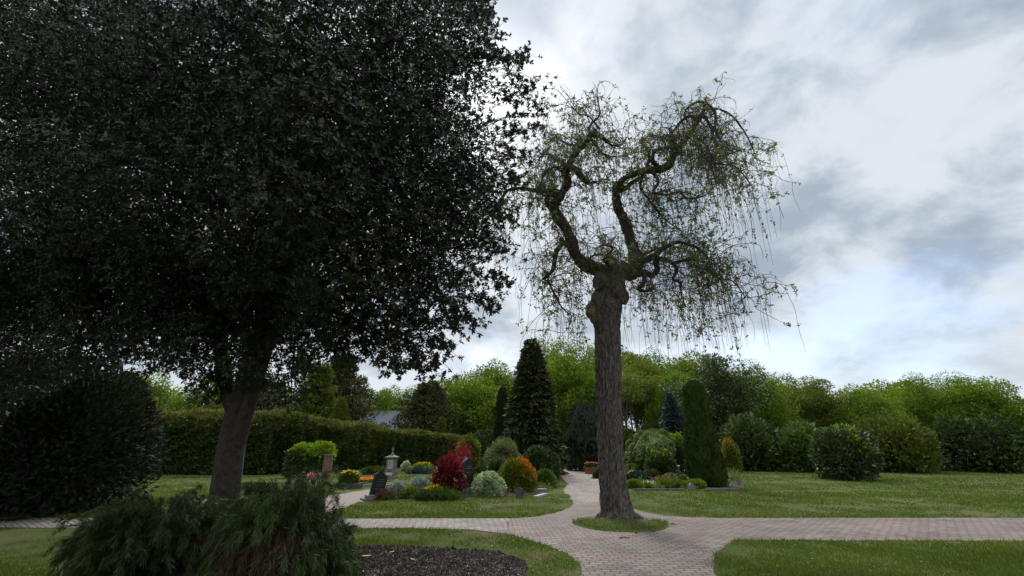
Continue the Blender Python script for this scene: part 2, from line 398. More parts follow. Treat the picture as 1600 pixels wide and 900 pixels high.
def tag(o, label, cat, group=None):
    o['label'] = label; o['category'] = cat
    if group: o['group'] = group
    return o
def textline(parent, x0, w, y, z, h, name='engraved_line'):
    top, bot = [], []; t = 0.
    while t < w:
        q = random.uniform(.6, 1.0) * h; k = random.choice([1, 1, .7])
        top += [(x0 + t, z + h * .45), (x0 + t, z + h * .45 + h * .5 * k), (x0 + t + q * .55, z + h * .45 + h * .5 * k), (x0 + t + q * .55, z + h * .45)]
        bot += [(x0 + t, z + h * .38), (x0 + t, z), (x0 + t + q * .5, z), (x0 + t + q * .5, z + h * .38)]; t += q
    mb = MB(); prism(mb, top + bot[::-1], y, y + .003); return mb.build(name, 'engrave', parent)
def thing(name, label, cat, loc=(0, 0, 0), rz=0, group=None):
    o = bpy.data.objects.new(name, None); COL.objects.link(o)
    o.empty_display_size = .2
    o.location = loc; o.rotation_euler = (0, 0, rz)
    return tag(o, label, cat, group)
def dup(root, label, loc, rz=0, scale=(1, 1, 1), group=None):
    r = root.copy(); COL.objects.link(r); r.location = loc; r.rotation_euler = (0, 0, rz); r.scale = scale
    r['label'] = label
    if group: r['group'] = group
    for ch in list(root.children):
        c = ch.copy(); COL.objects.link(c); c.parent = r
        for g in ch.children:
            d = g.copy(); COL.objects.link(d); d.parent = c
    return r

# ------------------------------------------------------------------ ground
def outline(pts, step=.12, amp=.03, seed=0):
    pts = [Vector(p) for p in pts]; res = []
    for i, a in enumerate(pts):
        b = pts[(i + 1) % len(pts)]; L = (b - a).length
        n = max(1, min(60, int(L / step)))
        nrm = Vector((-(b - a).y, (b - a).x, 0)).normalized() if L > 0 else Vector((0, 0, 0))
        for k in range(n):
            q = a.lerp(b, k / n)
            w = amp * (mn.noise(Vector((q.x * 1.7, q.y * 1.7, seed))) * 1.6 + mn.noise(Vector((q.x * 9, q.y * 9, seed))) * .7)
            res.append(q + nrm * w)
    return res
def sheet(name, pts, z, mat, kind='structure'):
    V = np.array([(p.x, p.y, z) for p in pts])
    tri = tessellate_polygon([[Vector((p.x, p.y, 0)) for p in pts]])
    mb = MB(); mb.add(V, [tuple(t) for t in tri])
    o = mb.build(name, mat, kind=kind)
    me = o.data
    if me.polygons[0].normal.z < 0: me.flip_normals()
    return o
def smoothpoly(pts, n=None):
    return [Vector(p) for p in catmull([tuple(p) for p in pts], n or len(pts) * 4)]

mb = MB()
gx = np.linspace(-900, 900, 3); mb.add([(x, y, 0) for y in (-300, 1500) for x in (-900, 900)], [(0, 1, 3, 2)])
mb.build('ground', 'lawn', kind='structure')

g = lambda *a: [G(x, y) for x, y in a]
xl = -26.0
ytop = G(640, 810.5).y; ybot = G(640, 825.5).y
# square and crossing
plaza = g((796, 810.5), (835, 808), (868, 802), (888, 794), (897, 788)) + g((905, 787), (950, 787), (985, 789), (990, 795), (1000, 799), (1040, 806), (1085, 808.5), (1137, 809.5)) \
    + [Vector((26, G(1137, 809.5).y, 0)), Vector((26, G(1137, 846).y - .3, 0))] \
    + g((1150, 844), (1133, 851), (1117, 866), (1113, 880), (1120, 905), (1160, 960)) + [Vector((2.6, 1.5, 0)), Vector((1.0, 1.5, 0))] \
    + g((900, 960), (910, 905), (912, 893), (905, 880), (882, 864), (850, 851), (815, 840), (790, 834))
plaza_o = outline(plaza, .15, .03, 1)
sheet('brick_paving', plaza_o, .004, 'pave')
arm = [G(796, 810.5), G(790, 834)] + g((740, 828.5), (640, 825.5), (555, 826)) + [Vector((xl, ybot + .2, 0)), Vector((xl, ytop + .4, 0))] + g((545, 811), (640, 810.5), (720, 810.5))
arm_o = outline(arm, .15, .02, 2)
sheet('brick_path', arm_o, .008, 'paveang')
far = g((897, 788), (890, 776), (880, 766), (887, 757), (878, 746), (874, 734), (872, 724), (876, 719.5), (884, 717.5), (897, 718), (906, 726), (918, 736), (935, 748), (938, 756), (945, 768), (980, 786), (985, 789), (950, 787.5), (905, 787.5))
far_o = outline(far, .2, .05, 3)
sheet('far_path', far_o, .008, 'pavelong')
sand = g((600, 768), (575, 765), (545, 770), (505, 776), (440, 774), (330, 778), (270, 790), (270, 811), (480, 811), (530, 798), (560, 785), (600, 777), (640, 772), (640, 768))
sand_o = outline(sand, .2, .04, 4)
sheet('sand_path', sand_o, .004, 'gravel')
bedfront = g((330, 857), (450, 851), (555, 852), (700, 856), (770, 862), (815, 874), (830, 890), (826, 930), (815, 990)) + g((500, 1000), (330, 950))
bed_o = outline(bedfront, .12, .04, 5)
sheet('soil_bed', bed_o, .005, 'soil')
bedr = g((984, 762), (1030, 765.5), (1137, 766), (1160, 764), (1165, 752), (1150, 738), (1110, 722), (1000, 716), (962, 722))
bedr_o = outline(bedr, .2, .04, 6)
sheet('grave_bed', bedr_o, .005, 'soil')
bedl = g((590, 782), (690, 783), (760, 778), (820, 774), (860, 768), (868, 752), (800, 740), (700, 744), (620, 764), (590, 772))
bedl_o = outline(bedl, .2, .05, 7)
sheet('planted_bed', bedl_o, .006, 'soil')
isl = [G(967, 820) + Vector((math.cos(a) * (1.13 if math.cos(a) > 0 else .98) * (1 + .08 * math.sin(3 * a)), math.sin(a) * .95, 0)) for a in np.linspace(0, 2 * math.pi, 40, endpoint=False)]
isl_o = outline(isl, .08, .03, 8)
mbi = MB()
cI = G(967, 820); V = [(cI.x, cI.y, .06)]; n = len(isl_o)
for k, z in ((.75, .045), (1, .006)):
    V += [(cI.x + (p.x - cI.x) * k, cI.y + (p.y - cI.y) * k, z) for p in isl_o]
mbi.add(V, [(0, 1 + i, 1 + (i + 1) % n) for i in range(n)])
mbi.f.append((np.array([(1 + i, 1 + n + i, 1 + n + (i + 1) % n, 1 + (i + 1) % n) for i in range(n)], dtype=np.int32), 0, True))
mbi.build('grass_island', 'lawn', kind='structure')

def inside(poly, X, Y):
    px = np.array([p[0] for p in poly]); py = np.array([p[1] for p in poly]); r = np.zeros(len(X), bool)
    j = len(px) - 1
    for i in range(len(px)):
        c = ((py[i] > Y) != (py[j] > Y)) & (X < (px[j] - px[i]) * (Y - py[i]) / (py[j] - py[i] + 1e-12) + px[i])
        r ^= c; j = i
    return r
def make_grass():
    n = 900000
    D = np.exp(rng.uniform(np.log(4.6), np.log(42), n))
    keep = rng.uniform(size=n) < np.minimum(1, (7 / D) ** .35)
    D = D[keep]; n = len(D)
    X = rng.uniform(-1.28, 1.28, n) * (D + 1)
    ok = np.ones(n, bool)
    jx = X + rng.normal(size=n) * .035; jd = D + rng.normal(size=n) * .035
    for pl in (plaza_o, arm_o, far_o, sand_o, bed_o, bedr_o, bedl_o): ok &= ~inside(pl, jx, jd)
    isle = inside(isl_o, X, D); ok |= isle
    p3 = np.stack([X, D, np.zeros(n)], 1)
    pat = nzf(p3, .9, 11) + .5 * nzf(p3, 4, 12)
    ok &= (pat > -.30 + rng.uniform(-.5, .5, n)) | isle
    X, D, pat, isle = X[ok], D[ok], pat[ok], isle[ok]; n = len(X)
    k = rng.uniform(size=n) < .8; X, D, pat, isle = X[k], D[k], pat[k], isle[k]; n = len(X)
    z = np.where(isle, .035, 0)
    h = rng.uniform(.02, .055, n) * (1 + .25 * pat) * np.minimum(1.6, (D / 8) ** .3) * np.where(isle, .95, 1)
    h *= np.where(rng.uniform(size=n) < .03, 1.9, 1)
    w = .0055 * np.maximum(1, D / 6) ** .8
    a = rng.uniform(0, 6.28, n); b = rng.uniform(0, 6.28, n); ln = h * rng.uniform(.1, .9, n)
    B = np.stack([X, D, z], 1); S = np.stack([np.cos(a) * w, np.sin(a) * w, 0 * w], 1)
    T = B + np.stack([np.cos(b) * ln, np.sin(b) * ln, h], 1)
    V = np.stack([B - S, B + S, T], 1).reshape(-1, 3)
    mb = MB(); mb.add(V, np.arange(n * 3).reshape(-1, 3))
    o = mb.build('grass', 'grass', kind='stuff'); o['label'] = 'short patchy green grass of the lawns beside the paths'
    print('grass', n)
make_grass()
# small leaves of clover and daisies in the lawns
def specks(name, lab, mat, n, polyfun, size, zz=(.02, .05)):
    D = rng.uniform(5, 22, n); X = rng.uniform(-1, 1, n) * D
    ok = polyfun(X, D); X, D = X[ok], D[ok]; n = len(X)
    Pp = np.stack([X, D, rng.uniform(*zz, n)], 1); d = rdir(n); d[:, 2] *= .3
    N = rdir(n) * .5 + np.array([0, -.3, 1]); mb = MB()
    leaves(mb, Pp, d, N, size * rng.uniform(.6, 1.4, n), size * .8); o = mb.build(name, mat, kind='stuff'); o['label'] = lab
allp = (plaza_o, arm_o, far_o, sand_o, bed_o, bedr_o)
def lawnmask(X, D):
    r = np.ones(len(X), bool)
    for pl in allp: r &= ~inside(pl, X, D)
    return r & (nzf(np.stack([X, D, 0 * X], 1), 1.2, 5) > 0)
specks('clover', 'low clover leaves scattered in the lawn', 'lowgreen', 9000, lawnmask, .03)
specks('daisies', 'tiny white daisies and petals in the grass', 'white', 220, lawnmask, .028, (.03, .06))
specks('soil_litter', 'pale bits of bark and leaf on the soil', 'drypale', 9000, lambda X, D: inside(bed_o, X, D), .018, (.016, .026))
specks('fallen_petals', 'pale petals and bud scales dropped on the paving', 'drypale', 1400, lambda X, D: inside(plaza_o, X, D) | inside(arm_o, X, D) | inside(far_o, X, D), .016, (.012, .015))
specks('path_litter', 'bits of twig and leaf on the brick paving', 'drytwig', 1500, lambda X, D: inside(plaza_o, X, D) | inside(arm_o, X, D), .022, (.012, .014))
def clods():
    n = 60000
    D = rng.uniform(4.5, 9.2, n); X = rng.uniform(-6.5, 1, n)
    ok = inside(bed_o, X, D); X, D = X[ok], D[ok]; n = len(X)
    s = rng.gamma(2.0, .0034, n) + .003
    O = np.array([(1, 0, 0), (0, 1, 0), (-1, 0, 0), (0, -1, 0), (0, 0, 1), (0, 0, -1)], float)
    V = O[None] * (s[:, None, None]) * rng.uniform(.5, 1.3, (n, 6, 1)) + rng.normal(size=(n, 6, 3)) * s[:, None, None] * .25
    V += np.stack([X, D, .006 + s * .4], 1)[:, None]
    F = np.array([(0, 1, 4), (1, 2, 4), (2, 3, 4), (3, 0, 4), (1, 0, 5), (2, 1, 5), (3, 2, 5), (0, 3, 5)])
    mb = MB(); mb.add(V.reshape(-1, 3), (F[None] + np.arange(n)[:, None, None] * 6).reshape(-1, 3))
    o = mb.build('soil_crumbs', 'clod', kind='stuff'); o['label'] = 'loose dark crumbs of garden soil in the bed'
clods()

# ------------------------------------------------------------------ big evergreen at the left
def evergreen():
    root = thing('evergreen_tree', 'huge dark evergreen tree with glossy leaves overhanging the left of the picture', 'tree', (-5.3, 8.8, 0))
    off = np.array([-5.3, 8.8, 0])
    # lobes: px, py, Y, radius px
    lobes = []
    def lb(px, py, Y, r): lobes.append((px, py, Y, r))
    for a in [(500, 40, 5.2, 120), (600, 60, 6.3, 110), (690, 40, 7.2, 80), (480, 170, 4.9, 110), (570, 170, 5.8, 95), (660, 150, 6.8, 80), (735, 95, 7.4, 42),
              (470, 300, 5.0, 100), (560, 290, 5.8, 95), (650, 260, 6.6, 85), (730, 235, 7.4, 66), (745, 300, 7.6, 52), (700, 330, 7.2, 70), (620, 370, 6.6, 85), (530, 400, 6.0, 90),
              (745, 375, 7.8, 40), (690, 420, 7.4, 70), (600, 460, 6.9, 75), (520, 480, 6.6, 50), (660, 490, 7.4, 48), (610, 520, 7.4, 42), (565, 505, 7.3, 34), (640, 545, 7.5, 26),
              (720, 455, 7.7, 42), (560, 200, 8.5, 120), (660, 300, 9.0, 110), (600, 400, 9.0, 90), (480, 420, 8.0, 70), (680, 150, 9.0, 80), (740, 30, 8.4, 40),
              (400, 60, 5.6, 130), (400, 230, 5.6, 120), (400, 370, 6.0, 90), (290, 100, 6.2, 140), (280, 280, 6.4, 130), (170, 120, 7.2, 140), (160, 300, 7.2, 120), (50, 160, 8.2, 130), (50, 330, 8.2, 110), (-70, 220, 9.2, 130), (380, 440, 7.4, 60),
              (250, 410, 7.6, 70), (120, 420, 8.2, 70), (0, 440, 9.0, 70), (-20, 40, 8.0, 130), (420, 500, 8.4, 42), (480, 525, 8.2, 36), (468, 480, 7.4, 44), (540, 535, 7.2, 34), (600, 555, 7.3, 22), (500, 505, 7.0, 44), (466, 560, 7.8, 30), (455, 610, 8.0, 26), (400, 560, 8.0, 52), (320, 540, 8.2, 60), (230, 530, 8.4, 60), (140, 530, 8.8, 62), (40, 560, 9.2, 70), (-50, 600, 9.4, 70), (300, 470, 8.6, 80), (180, 470, 9.0, 80), (330, 600, 8.6, 34), (430, 440, 9.4, 90), (330, 430, 9.6, 95), (220, 420, 9.8, 95), (110, 400, 10.2, 95), (20, 420, 10.6, 100), (380, 500, 9.2, 70), (280, 500, 9.4, 70), (60, 500, 10, 80), (-60, 500, 10, 90),
              (640, -60, 7.4, 110), (480, -100, 6.4, 160), (300, -80, 7.0, 170), (120, -60, 8.0, 170), (330, 190, 9.5, 160), (180, 210, 10, 150), (480, 250, 9.4, 130)]:
        lb(*a)
    cm, tw = MB(), MB()
    PP, DD, NN, LL = [], [], [], []
    stems = []
    trunk_top = np.array([-4.8, 8.6, 6.0])
    for i, (px, py, Y, r) in enumerate(lobes):
        c = np.array(P(px, py, Y)); rm = r * mpp(c)
        vis = 1.0 if (-60 < px < 900 and py > -70) else .4
        K = int((1150 if px < 480 and py > 300 else 950) * (rm ** 2) * vis)                 # rosettes on this lobe
        d = rdir(K); toward = d @ unit(np.array([0., 0, EYE]) - c)
        kp = (toward > -.5) | (rng.uniform(size=K) < .3)
        d = d[kp]; K = len(d)
        rr = 1 + .22 * nzf(d, 2.2, 100 + i) - .6 * rng.uniform(size=K) ** 1.8
        p = c + d * rm * rr[:, None]
        dark = nzf(p, 1.6, 55) + .4 * nzf(p, 4.5, 56) > -.92
        p = p[dark]; d = d[dark]; K = len(p)
        ax = unit(d * .8 + rdir(K) * .55 + np.array([0, 0, .35]))
        nl = 8
        a = rdir(K * nl); axr = np.repeat(ax, nl, 0)
        a = a - (a * axr).sum(1, keepdims=True) * axr
        dd = unit(unit(a) * rng.uniform(.5, 1, (K * nl, 1)) + axr * rng.uniform(.1, .8, (K * nl, 1)))
        pp = np.repeat(p, nl, 0) + axr * rng.uniform(-.05, .03, (K * nl, 1)) + dd * .008
        PP.append(pp); DD.append(dd); NN.append(axr + rdir(K * nl) * .35); LL.append(rng.uniform(.055, .10, K * nl) * rng.choice([1, 1, 1.15, .8], K * nl))
        # limb feeding the lobe
        mid = trunk_top * .45 + c * .55 + rng.normal(size=3) * .3
        st = trunk_top + np.array([0, 0, -2.5 + 3.5 * rng.uniform()])
        pts = catmull([st, mid - np.array([0, 0, .2]), c], 14) + rng.normal(size=(14, 3)) * .02
        tubes(tw, pts, np.linspace(.045, .008, 14), 5)
        # twigs inside
        kt = min(K, int(40 * rm))
        sel = rng.choice(K, kt, replace=False) if K > kt else np.arange(K)
        e = p[sel]; s0 = c + rdir(len(sel)) * rm * .2; t = np.linspace(0, 1, 6)[None, :, None]
        tp = s0[:, None] * (1 - t) + e[:, None] * t + np.sin(t * 3.14) * rng.normal(size=(len(sel), 1, 3)) * .08
        tubes(tw, tp, np.repeat(np.linspace(.010, .004, 6)[None], len(sel), 0), 3)
    # free shoots beyond the dense edge: start px,py -> end px,py, Y
    shoots = []
    for (x0, y0, x1, y1, Y, nn) in [(740, 60, 800, 45, 7.6, 5), (750, 90, 845, 100, 7.7, 9), (750, 130, 862, 130, 7.8, 9), (760, 190, 868, 170, 7.8, 9), (770, 210, 848, 205, 7.8, 9), (760, 150, 815, 150, 7.9, 8),
                                   (770, 250, 835, 245, 7.8, 9), (770, 290, 825, 275, 7.8, 8), (760, 330, 815, 340, 7.8, 8), (760, 380, 800, 395, 7.9, 8), (760, 430, 790, 440, 7.9, 7), (745, 465, 778, 475, 7.9, 6),
                                   (700, 490, 762, 500, 7.8, 6), (690, 500, 735, 512, 7.7, 6), (660, 530, 712, 545, 7.7, 8), (650, 540, 718, 580, 7.7, 5), (640, 550, 690, 590, 7.6, 5), (620, 550, 612, 585, 7.5, 6), (590, 530, 560, 560, 7.4, 6), (660, 545, 650, 592, 7.6, 5),
                                   (560, 520, 500, 560, 7.4, 5), (720, 30, 775, 20, 7.6, 8), (735, 0, 760, 0, 7.6, 5), (800, 110, 830, 75, 7.9, 5), (740, 100, 800, 80, 7.6, 8), (800, 140, 850, 155, 7.9, 6), (470, 540, 475, 590, 7.6, 5), (500, 520, 520, 555, 7.8, 4)]:
        for q in range(int(nn * 1.5)):
            a = np.array(P(x0 + random.gauss(0, 12), y0 + random.gauss(0, 12), Y + random.gauss(0, .35)))
            b = np.array(P(x0 + (x1 - x0) * random.uniform(.35, 1.03) + random.gauss(0, 9), y0 + (y1 - y0) * random.uniform(.35, 1.03) + random.gauss(0, 9), Y + random.gauss(0, .4)))
            mdl = (a + b) / 2 + np.array([0, 0, .1]) + rng.normal(size=3) * .06
            pts = catmull([a, mdl, b], 8); tubes(tw, pts, np.linspace(.009, .003, 8), 3)
            ax0 = unit(b - mdl)
            for s in range(random.randint(2, 5)):
                f = 1 - .13 * s
                pos = b if s == 0 else a * (1 - f) + b * f + rng.normal(size=3) * .07
                ax = unit(ax0 + rdir(1)[0] * .5)
                nl = 13; av = rdir(nl); av = unit(av - (av @ ax)[:, None] * ax)
                dd = unit(av * rng.uniform(.5, 1, (nl, 1)) + ax * rng.uniform(.1, .8, (nl, 1)))
                PP.append(np.repeat(pos[None], nl, 0) + ax * rng.uniform(-.05, .03, (nl, 1))); DD.append(dd); NN.append(ax + rdir(nl) * .35)
                LL.append(rng.uniform(.065, .10, nl))
    PP = np.concatenate(PP); DD = np.concatenate(DD); NN = np.concatenate(NN); LL = np.concatenate(LL)
    print('evergreen leaves', len(PP))
    leaves(cm, PP - off, DD, NN, LL, LL * .40, 0, .12)
    cm.build('crown', 'holly', root)
    for V in tw.v: V -= off.astype(np.float32)
    tw.build('branch', 'holly_stem', root)
    tk = MB()
    tubes(tk, catmull([(0, 0, -.1), (.05, 0, .5), (-.05, 0, 2.2), (.15, -.1, 4), (.2, -.2, 6.5), (.1, -.2, 9)], 30), np.interp(np.linspace(0, 1, 30), [0, .06, .3, 1], [.42, .29, .24, .08]), 14)
    tubes(tk, catmull([(.05, 0, 2.0), (-.5, -.1, 3.2), (-1.2, 0, 5.5), (-1.6, 0, 8)], 20), np.linspace(.17, .05, 20), 10)
    tubes(tk, catmull([(.05, 0, 1.6), (.35, -.3, 2.6), (.9, -.8, 4.4), (1.3, -1, 6.5)], 20), np.linspace(.16, .04, 20), 10)
    tk.build('trunk', 'holly_stem', root)
evergreen()

# ------------------------------------------------------------------ weeping ash
def ash():
    base = G(966, 811); Y0 = base.y + .1
    root = thing('weeping_ash', 'tall weeping ash with thick furrowed trunk and twisted limbs on the grass island', 'tree', (base.x, Y0, 0))
    off = np.array([base.x, Y0, 0.])
    rows = [(826, 961, 74), (818, 964, 66), (811, 966, 58), (800, 965, 52), (785, 962, 49), (765, 959.5, 45), (740, 956.5, 42.5), (700, 954, 41), (640, 951.5, 41), (600, 951, 41.5), (550, 949.5, 41.5),
            (515, 949, 42), (500, 947.5, 45), (488, 946.5, 49), (476, 947.5, 50), (462, 951, 50), (448, 953, 47), (436, 955, 47), (426, 958, 50), (418, 962, 44), (412, 964, 26), (409, 965, 4)]
    cs, rs = [], []
    for py, cx, w in rows:
        p = P(cx, py, Y0); 
        cs.append((p.x, Y0, p.z)); rs.append(w / 2 * mpp(p))
    cs = np.array(cs); rs = np.array(rs)
    ns, k = 260, 110
    zt = np.linspace(0, len(rows) - 1, ns)
    C = catmull(cs, ns); Rr = np.interp(zt, np.arange(len(rows)), rs)
    th = np.linspace(0, 2 * np.pi, k, endpoint=False)
    V = np.zeros((ns, k, 3))
    for i in range(ns):
        z = C[i, 2]
        for j in range(k):
            x, y = math.cos(th[j]), math.sin(th[j])
            rel = Vector((x * 9, y * 9, z * 1.3))
            rd = abs(mn.noise(rel + Vector((mn.noise(Vector((x * 3, y * 3, z * 3))) * .8, 0, 0))))
            r2 = abs(mn.noise(Vector((x * 20 + 5, y * 20, z * 4.0))))
            fur = -.045 * (1 - min(1, rd * 2.4)) ** 2 - .022 * (1 - min(1, r2 * 3))
            lump = .06 * mn.noise(Vector((x * 1.2, y * 1.2, z * .7)))
            if z > 4.9: lump += .10 * mn.noise(Vector((x * 2.2 + 9, y * 2.2, z * 3.0)))
            flare = .22 * math.exp(-max(z, 0) / .16) * (.5 + .5 * math.cos(th[j] * 5 + 1.3))
            r = Rr[i] * (1 + lump + flare) + fur
            V[i, j] = (C[i, 0] + x * r, C[i, 1] + y * r, z)
    tm = MB(); idx = np.arange(ns * k).reshape(ns, k); a = idx[:-1]; b = np.roll(a, -1, 1); c = idx[1:]; d = np.roll(c, -1, 1)
    tm.add(V.reshape(-1, 3) - off, np.stack([a, b, d, c], -1).reshape(-1, 4), 0, True)
    # burls
    for px, py, r, dy in [(928, 484, 13, -.05), (930, 497, 9, -.1), (933, 466, 10, -.2), (973, 464, 10, -.1), (940, 440, 14, -.25), (962, 452, 12, -.32), (952, 475, 10, -.32), (985, 426, 12, 0), (938, 425, 10, -.1)]:
        p = P(px, py, Y0 + dy); sphere(tm, np.array(p) - off, np.array([1, 1, 1.2]) * r * mpp(p), 0, 18, 14, .22, int(px), 2.5)
    tm.build('trunk', 'bark', root)
    for q in range(7):
        a = q * .9 + .4; rr0 = .36; L_ = random.uniform(.18, .34)
        pr = catmull([(math.cos(a) * .26, math.sin(a) * .26, .22), (math.cos(a) * rr0, math.sin(a) * rr0, .09), (math.cos(a) * (rr0 + L_ * .6), math.sin(a + .1) * (rr0 + L_ * .6), .05), (math.cos(a) * (rr0 + L_), math.sin(a + .15) * (rr0 + L_), .0)], 12)
        rm = MB(); tubes(rm, pr + np.array([cs[2][0] - base.x, 0, 0]), np.linspace(.11, .03, 12) * (1 + .15 * nzf(pr, 12, q)), 10); rm.build('root', 'bark', root)
    # limbs, traced as (px, py, width px, depth offset)
    L = []
    def limb(*pts): L.append(pts)
    limb((962, 428, 30, 0), (925, 420, 27, -.1), (903, 405, 23, -.2), (893, 385, 22, -.25), (887, 365, 21, -.2), (876, 345, 20, -.1), (864, 327, 20, 0), (868, 318, 17, .1), (880, 302, 15, .15), (887, 286, 15, .1), (882, 270, 14, 0), (886, 260, 13, -.1), (893, 247, 12, -.2), (905, 235, 10, -.25), (917, 222, 10, -.3), (924, 212, 12, -.3), (930, 204, 5, -.3))
    limb((866, 330, 14, 0), (856, 320, 11, -.1), (853, 310, 11, -.2), (857, 303, 10, -.25), (867, 304, 9, -.3), (874, 300, 10, -.35), (868, 297, 9, -.4), (840, 298, 8, -.5), (815, 296, 7, -.6), (797, 297, 6, -.7), (786, 308, 5, -.8), (781, 328, 4, -.9), (778, 350, 2.5, -.9))
    limb((886, 262, 14, -.1), (898, 266, 14, -.3), (908, 276, 11, -.45), (918, 284, 9, -.5), (922, 285, 5, -.5))
    limb((886, 264, 10, 0), (876, 252, 8, .2), (868, 250, 6, .4), (858, 240, 4, .5), (850, 238, 3, .6), (842, 250, 2.2, .7))
    limb((889, 385, 11, -.3), (879, 378, 9, -.4), (876, 372, 9, -.4), (877, 382, 9, -.45), (872, 388, 9, -.5), (868, 400, 9, -.5), (864, 420, 8, -.6), (853, 433, 7, -.7), (847, 436, 5, -.7))
    limb((855, 432, 4.5, -.7), (860, 448, 4, -.75), (870, 468, 3.4, -.8), (882, 484, 2.6, -.8), (898, 496, 1.8, -.8))
    limb((985, 430, 26, .05), (993, 408, 25, .1), (989, 387, 22, .15), (982, 360, 21, .2), (976, 340, 21, .25), (968, 325, 18, .2), (965, 305, 16, .15), (965, 292, 14, .1), (965, 287, 8, .1))
    limb((966, 300, 12, .1), (972, 284, 11, 0), (985, 274, 11, -.1), (1008, 266, 12, -.2), (1030, 265, 14, -.2), (1045, 257, 13, -.1), (1052, 242, 12, 0), (1063, 228, 11, .1), (1078, 207, 10, .2), (1090, 190, 9, .3), (1098, 175, 7, .3), (1103, 160, 5, .3), (1101, 154, 3, .3))
    limb((970, 298, 9, .1), (980, 294, 8, .2), (990, 284, 8, .2), (1005, 275, 7, .1))
    limb((1090, 188, 7, .3), (1078, 183, 6, .1), (1066, 188, 5, -.1), (1055, 200, 3.5, -.3), (1046, 215, 2.5, -.4))
    limb((1096, 178, 6, .3), (1108, 192, 6, .5), (1114, 210, 5, .6), (1106, 232, 4, .6), (1112, 250, 3, .7), (1120, 262, 2, .7))
    limb((1101, 160, 5, .3), (1088, 160, 5, .1), (1074, 168, 4, -.1), (1068, 182, 3, -.2))
    limb((1103, 160, 5, .3), (1118, 178, 4.5, .4), (1118, 205, 4, .5), (1132, 228, 3, .5), (1150, 240, 2.4, .5))
    limb((1078, 225, 5, .2), (1095, 232, 4.5, .3), (1103, 250, 4, .4), (1120, 256, 3.4, .5), (1150, 262, 2.6, .6), (1175, 290, 2, .6))
    limb((1030, 262, 8, -.2), (1020, 250, 8, -.4), (1025, 235, 6, -.5), (1045, 230, 5, -.6), (1052, 215, 3, -.7))
    limb((1010, 262, 7, -.2), (1015, 245, 6, -.1), (1010, 232, 4, 0), (1000, 222, 3, .1))
    limb((1020, 268, 7, -.2), (1028, 285, 6, -.4), (1022, 300, 5, -.5), (1040, 305, 4.5, -.6), (1058, 300, 4, -.7), (1075, 310, 3, -.8), (1090, 308, 2.4, -.9))
    limb((1005, 270, 6, -.1), (1000, 290, 5, .1), (1008, 305, 4.5, .2), (1025, 325, 4, .3), (1035, 340, 3, .4), (1055, 355, 2, .5))
    limb((985, 424, 20, 0), (1000, 410, 15, -.1), (1016, 401, 13, -.2), (1028, 397, 11, -.3), (1040, 386, 8, -.3), (1058, 379, 6.5, -.4), (1080, 383, 5, -.5), (1098, 393, 3.6, -.6), (1112, 410, 2.4, -.7))
    limb((990, 428, 16, .1), (1008, 425, 12, .2), (1020, 430, 11, .3), (1025, 420, 10, .3), (1026, 406, 8, .3), (1045, 408, 7, .4), (1058, 420, 6, .5), (1052, 436, 5, .5), (1062, 440, 4, .5), (1065, 460, 3, .5), (1072, 480, 2, .5))
    limb((1050, 412, 6, .4), (1065, 408, 5.5, .5), (1080, 405, 5, .6), (1096, 408, 3.5, .7), (1110, 420, 2, .7))
    limb((1075, 410, 5, .5), (1090, 418, 4.5, .4), (1108, 424, 4, .3), (1124, 436, 3.4, .2), (1145, 440, 2.6, .2), (1165, 465, 2, .2))
    limb((1008, 428, 10, -.2), (1006, 442, 8, -.3), (1000, 452, 7, -.3), (1012, 455, 5, -.4), (1020, 448, 4, -.4))
    limb((955, 420, 10, -.3), (945, 405, 7, -.6), (958, 390, 5, -.9), (945, 383, 3, -1.1))
    limb((970, 418, 9, .3), (955, 402, 6, .9), (930, 398, 4, 1.4), (915, 410, 3, 1.8), (905, 440, 2, 2.0))
    limb((985, 420, 9, .3), (1010, 395, 6, 1.0), (1050, 385, 4, 1.8), (1085, 400, 3, 2.2), (1100, 440, 2, 2.4))
    limb((922, 212, 8, -.3), (940, 214, 6, 0), (955, 226, 5, .3), (968, 228, 4, .5), (978, 218, 3, .7))
    limb((922, 216, 6, -.3), (932, 226, 6, -.6), (938, 238, 4, -.9), (955, 245, 3, -1.1))
    limb((918, 222, 6, -.3), (905, 226, 5, .1), (885, 224, 4, .5), (870, 214, 3, .8), (858, 222, 2, 1.0))
    limb((921, 214, 5, -.3), (922, 196, 3.5, -.2), (936, 180, 3, -.1), (935, 160, 2.2, 0), (930, 146, 1.5, 0))
    limb((935, 200, 4, -.2), (920, 182, 3, .1), (905, 178, 2.4, .2), (895, 168, 1.8, .3))
    limb((878, 268, 8, 0), (866, 262, 6, -.4), (852, 270, 5, -.8), (845, 288, 3.5, -1.1), (835, 310, 2.4, -1.3))
    limb((1090, 186, 6, .3), (1085, 210, 5, -.3), (1100, 225, 4, -.8), (1110, 250, 3, -1.2), (1120, 290, 2, -1.4))
    limb((1060, 230, 6, .1), (1035, 215, 4.5, .6), (1015, 212, 3.5, 1.1), (1000, 225, 2.4, 1.4))
    limb((1085, 195, 6, .3), (1105, 170, 4.5, .9), (1135, 175, 3.6, 1.4), (1160, 200, 3, 1.8), (1180, 240, 2, 2))
    src = []
    for pts in L:
        q = np.array([tuple(P(x, y, Y0 + dz)) for x, y, w, dz in pts]); w = np.array([w for _, _, w, _ in pts])
        n = max(10, len(pts) * 7); c = catmull(q, n)
        tt = np.linspace(0, len(pts) - 1, n)
        r = np.interp(tt, np.arange(len(pts)), w) / 2.35 * np.array([mpp(p) for p in c])
        wob = np.stack([nzf(c, 4, s) for s in (1, 2, 3)], 1) * np.minimum(r * .6, .06)[:, None]
        c = c + wob
        r = r * (1 + .20 * nzf(c, 8, 5)); r[-1] *= .35
        lm = MB(); tubes(lm, c - off, r, 12 if w[0] > 9 else 7)
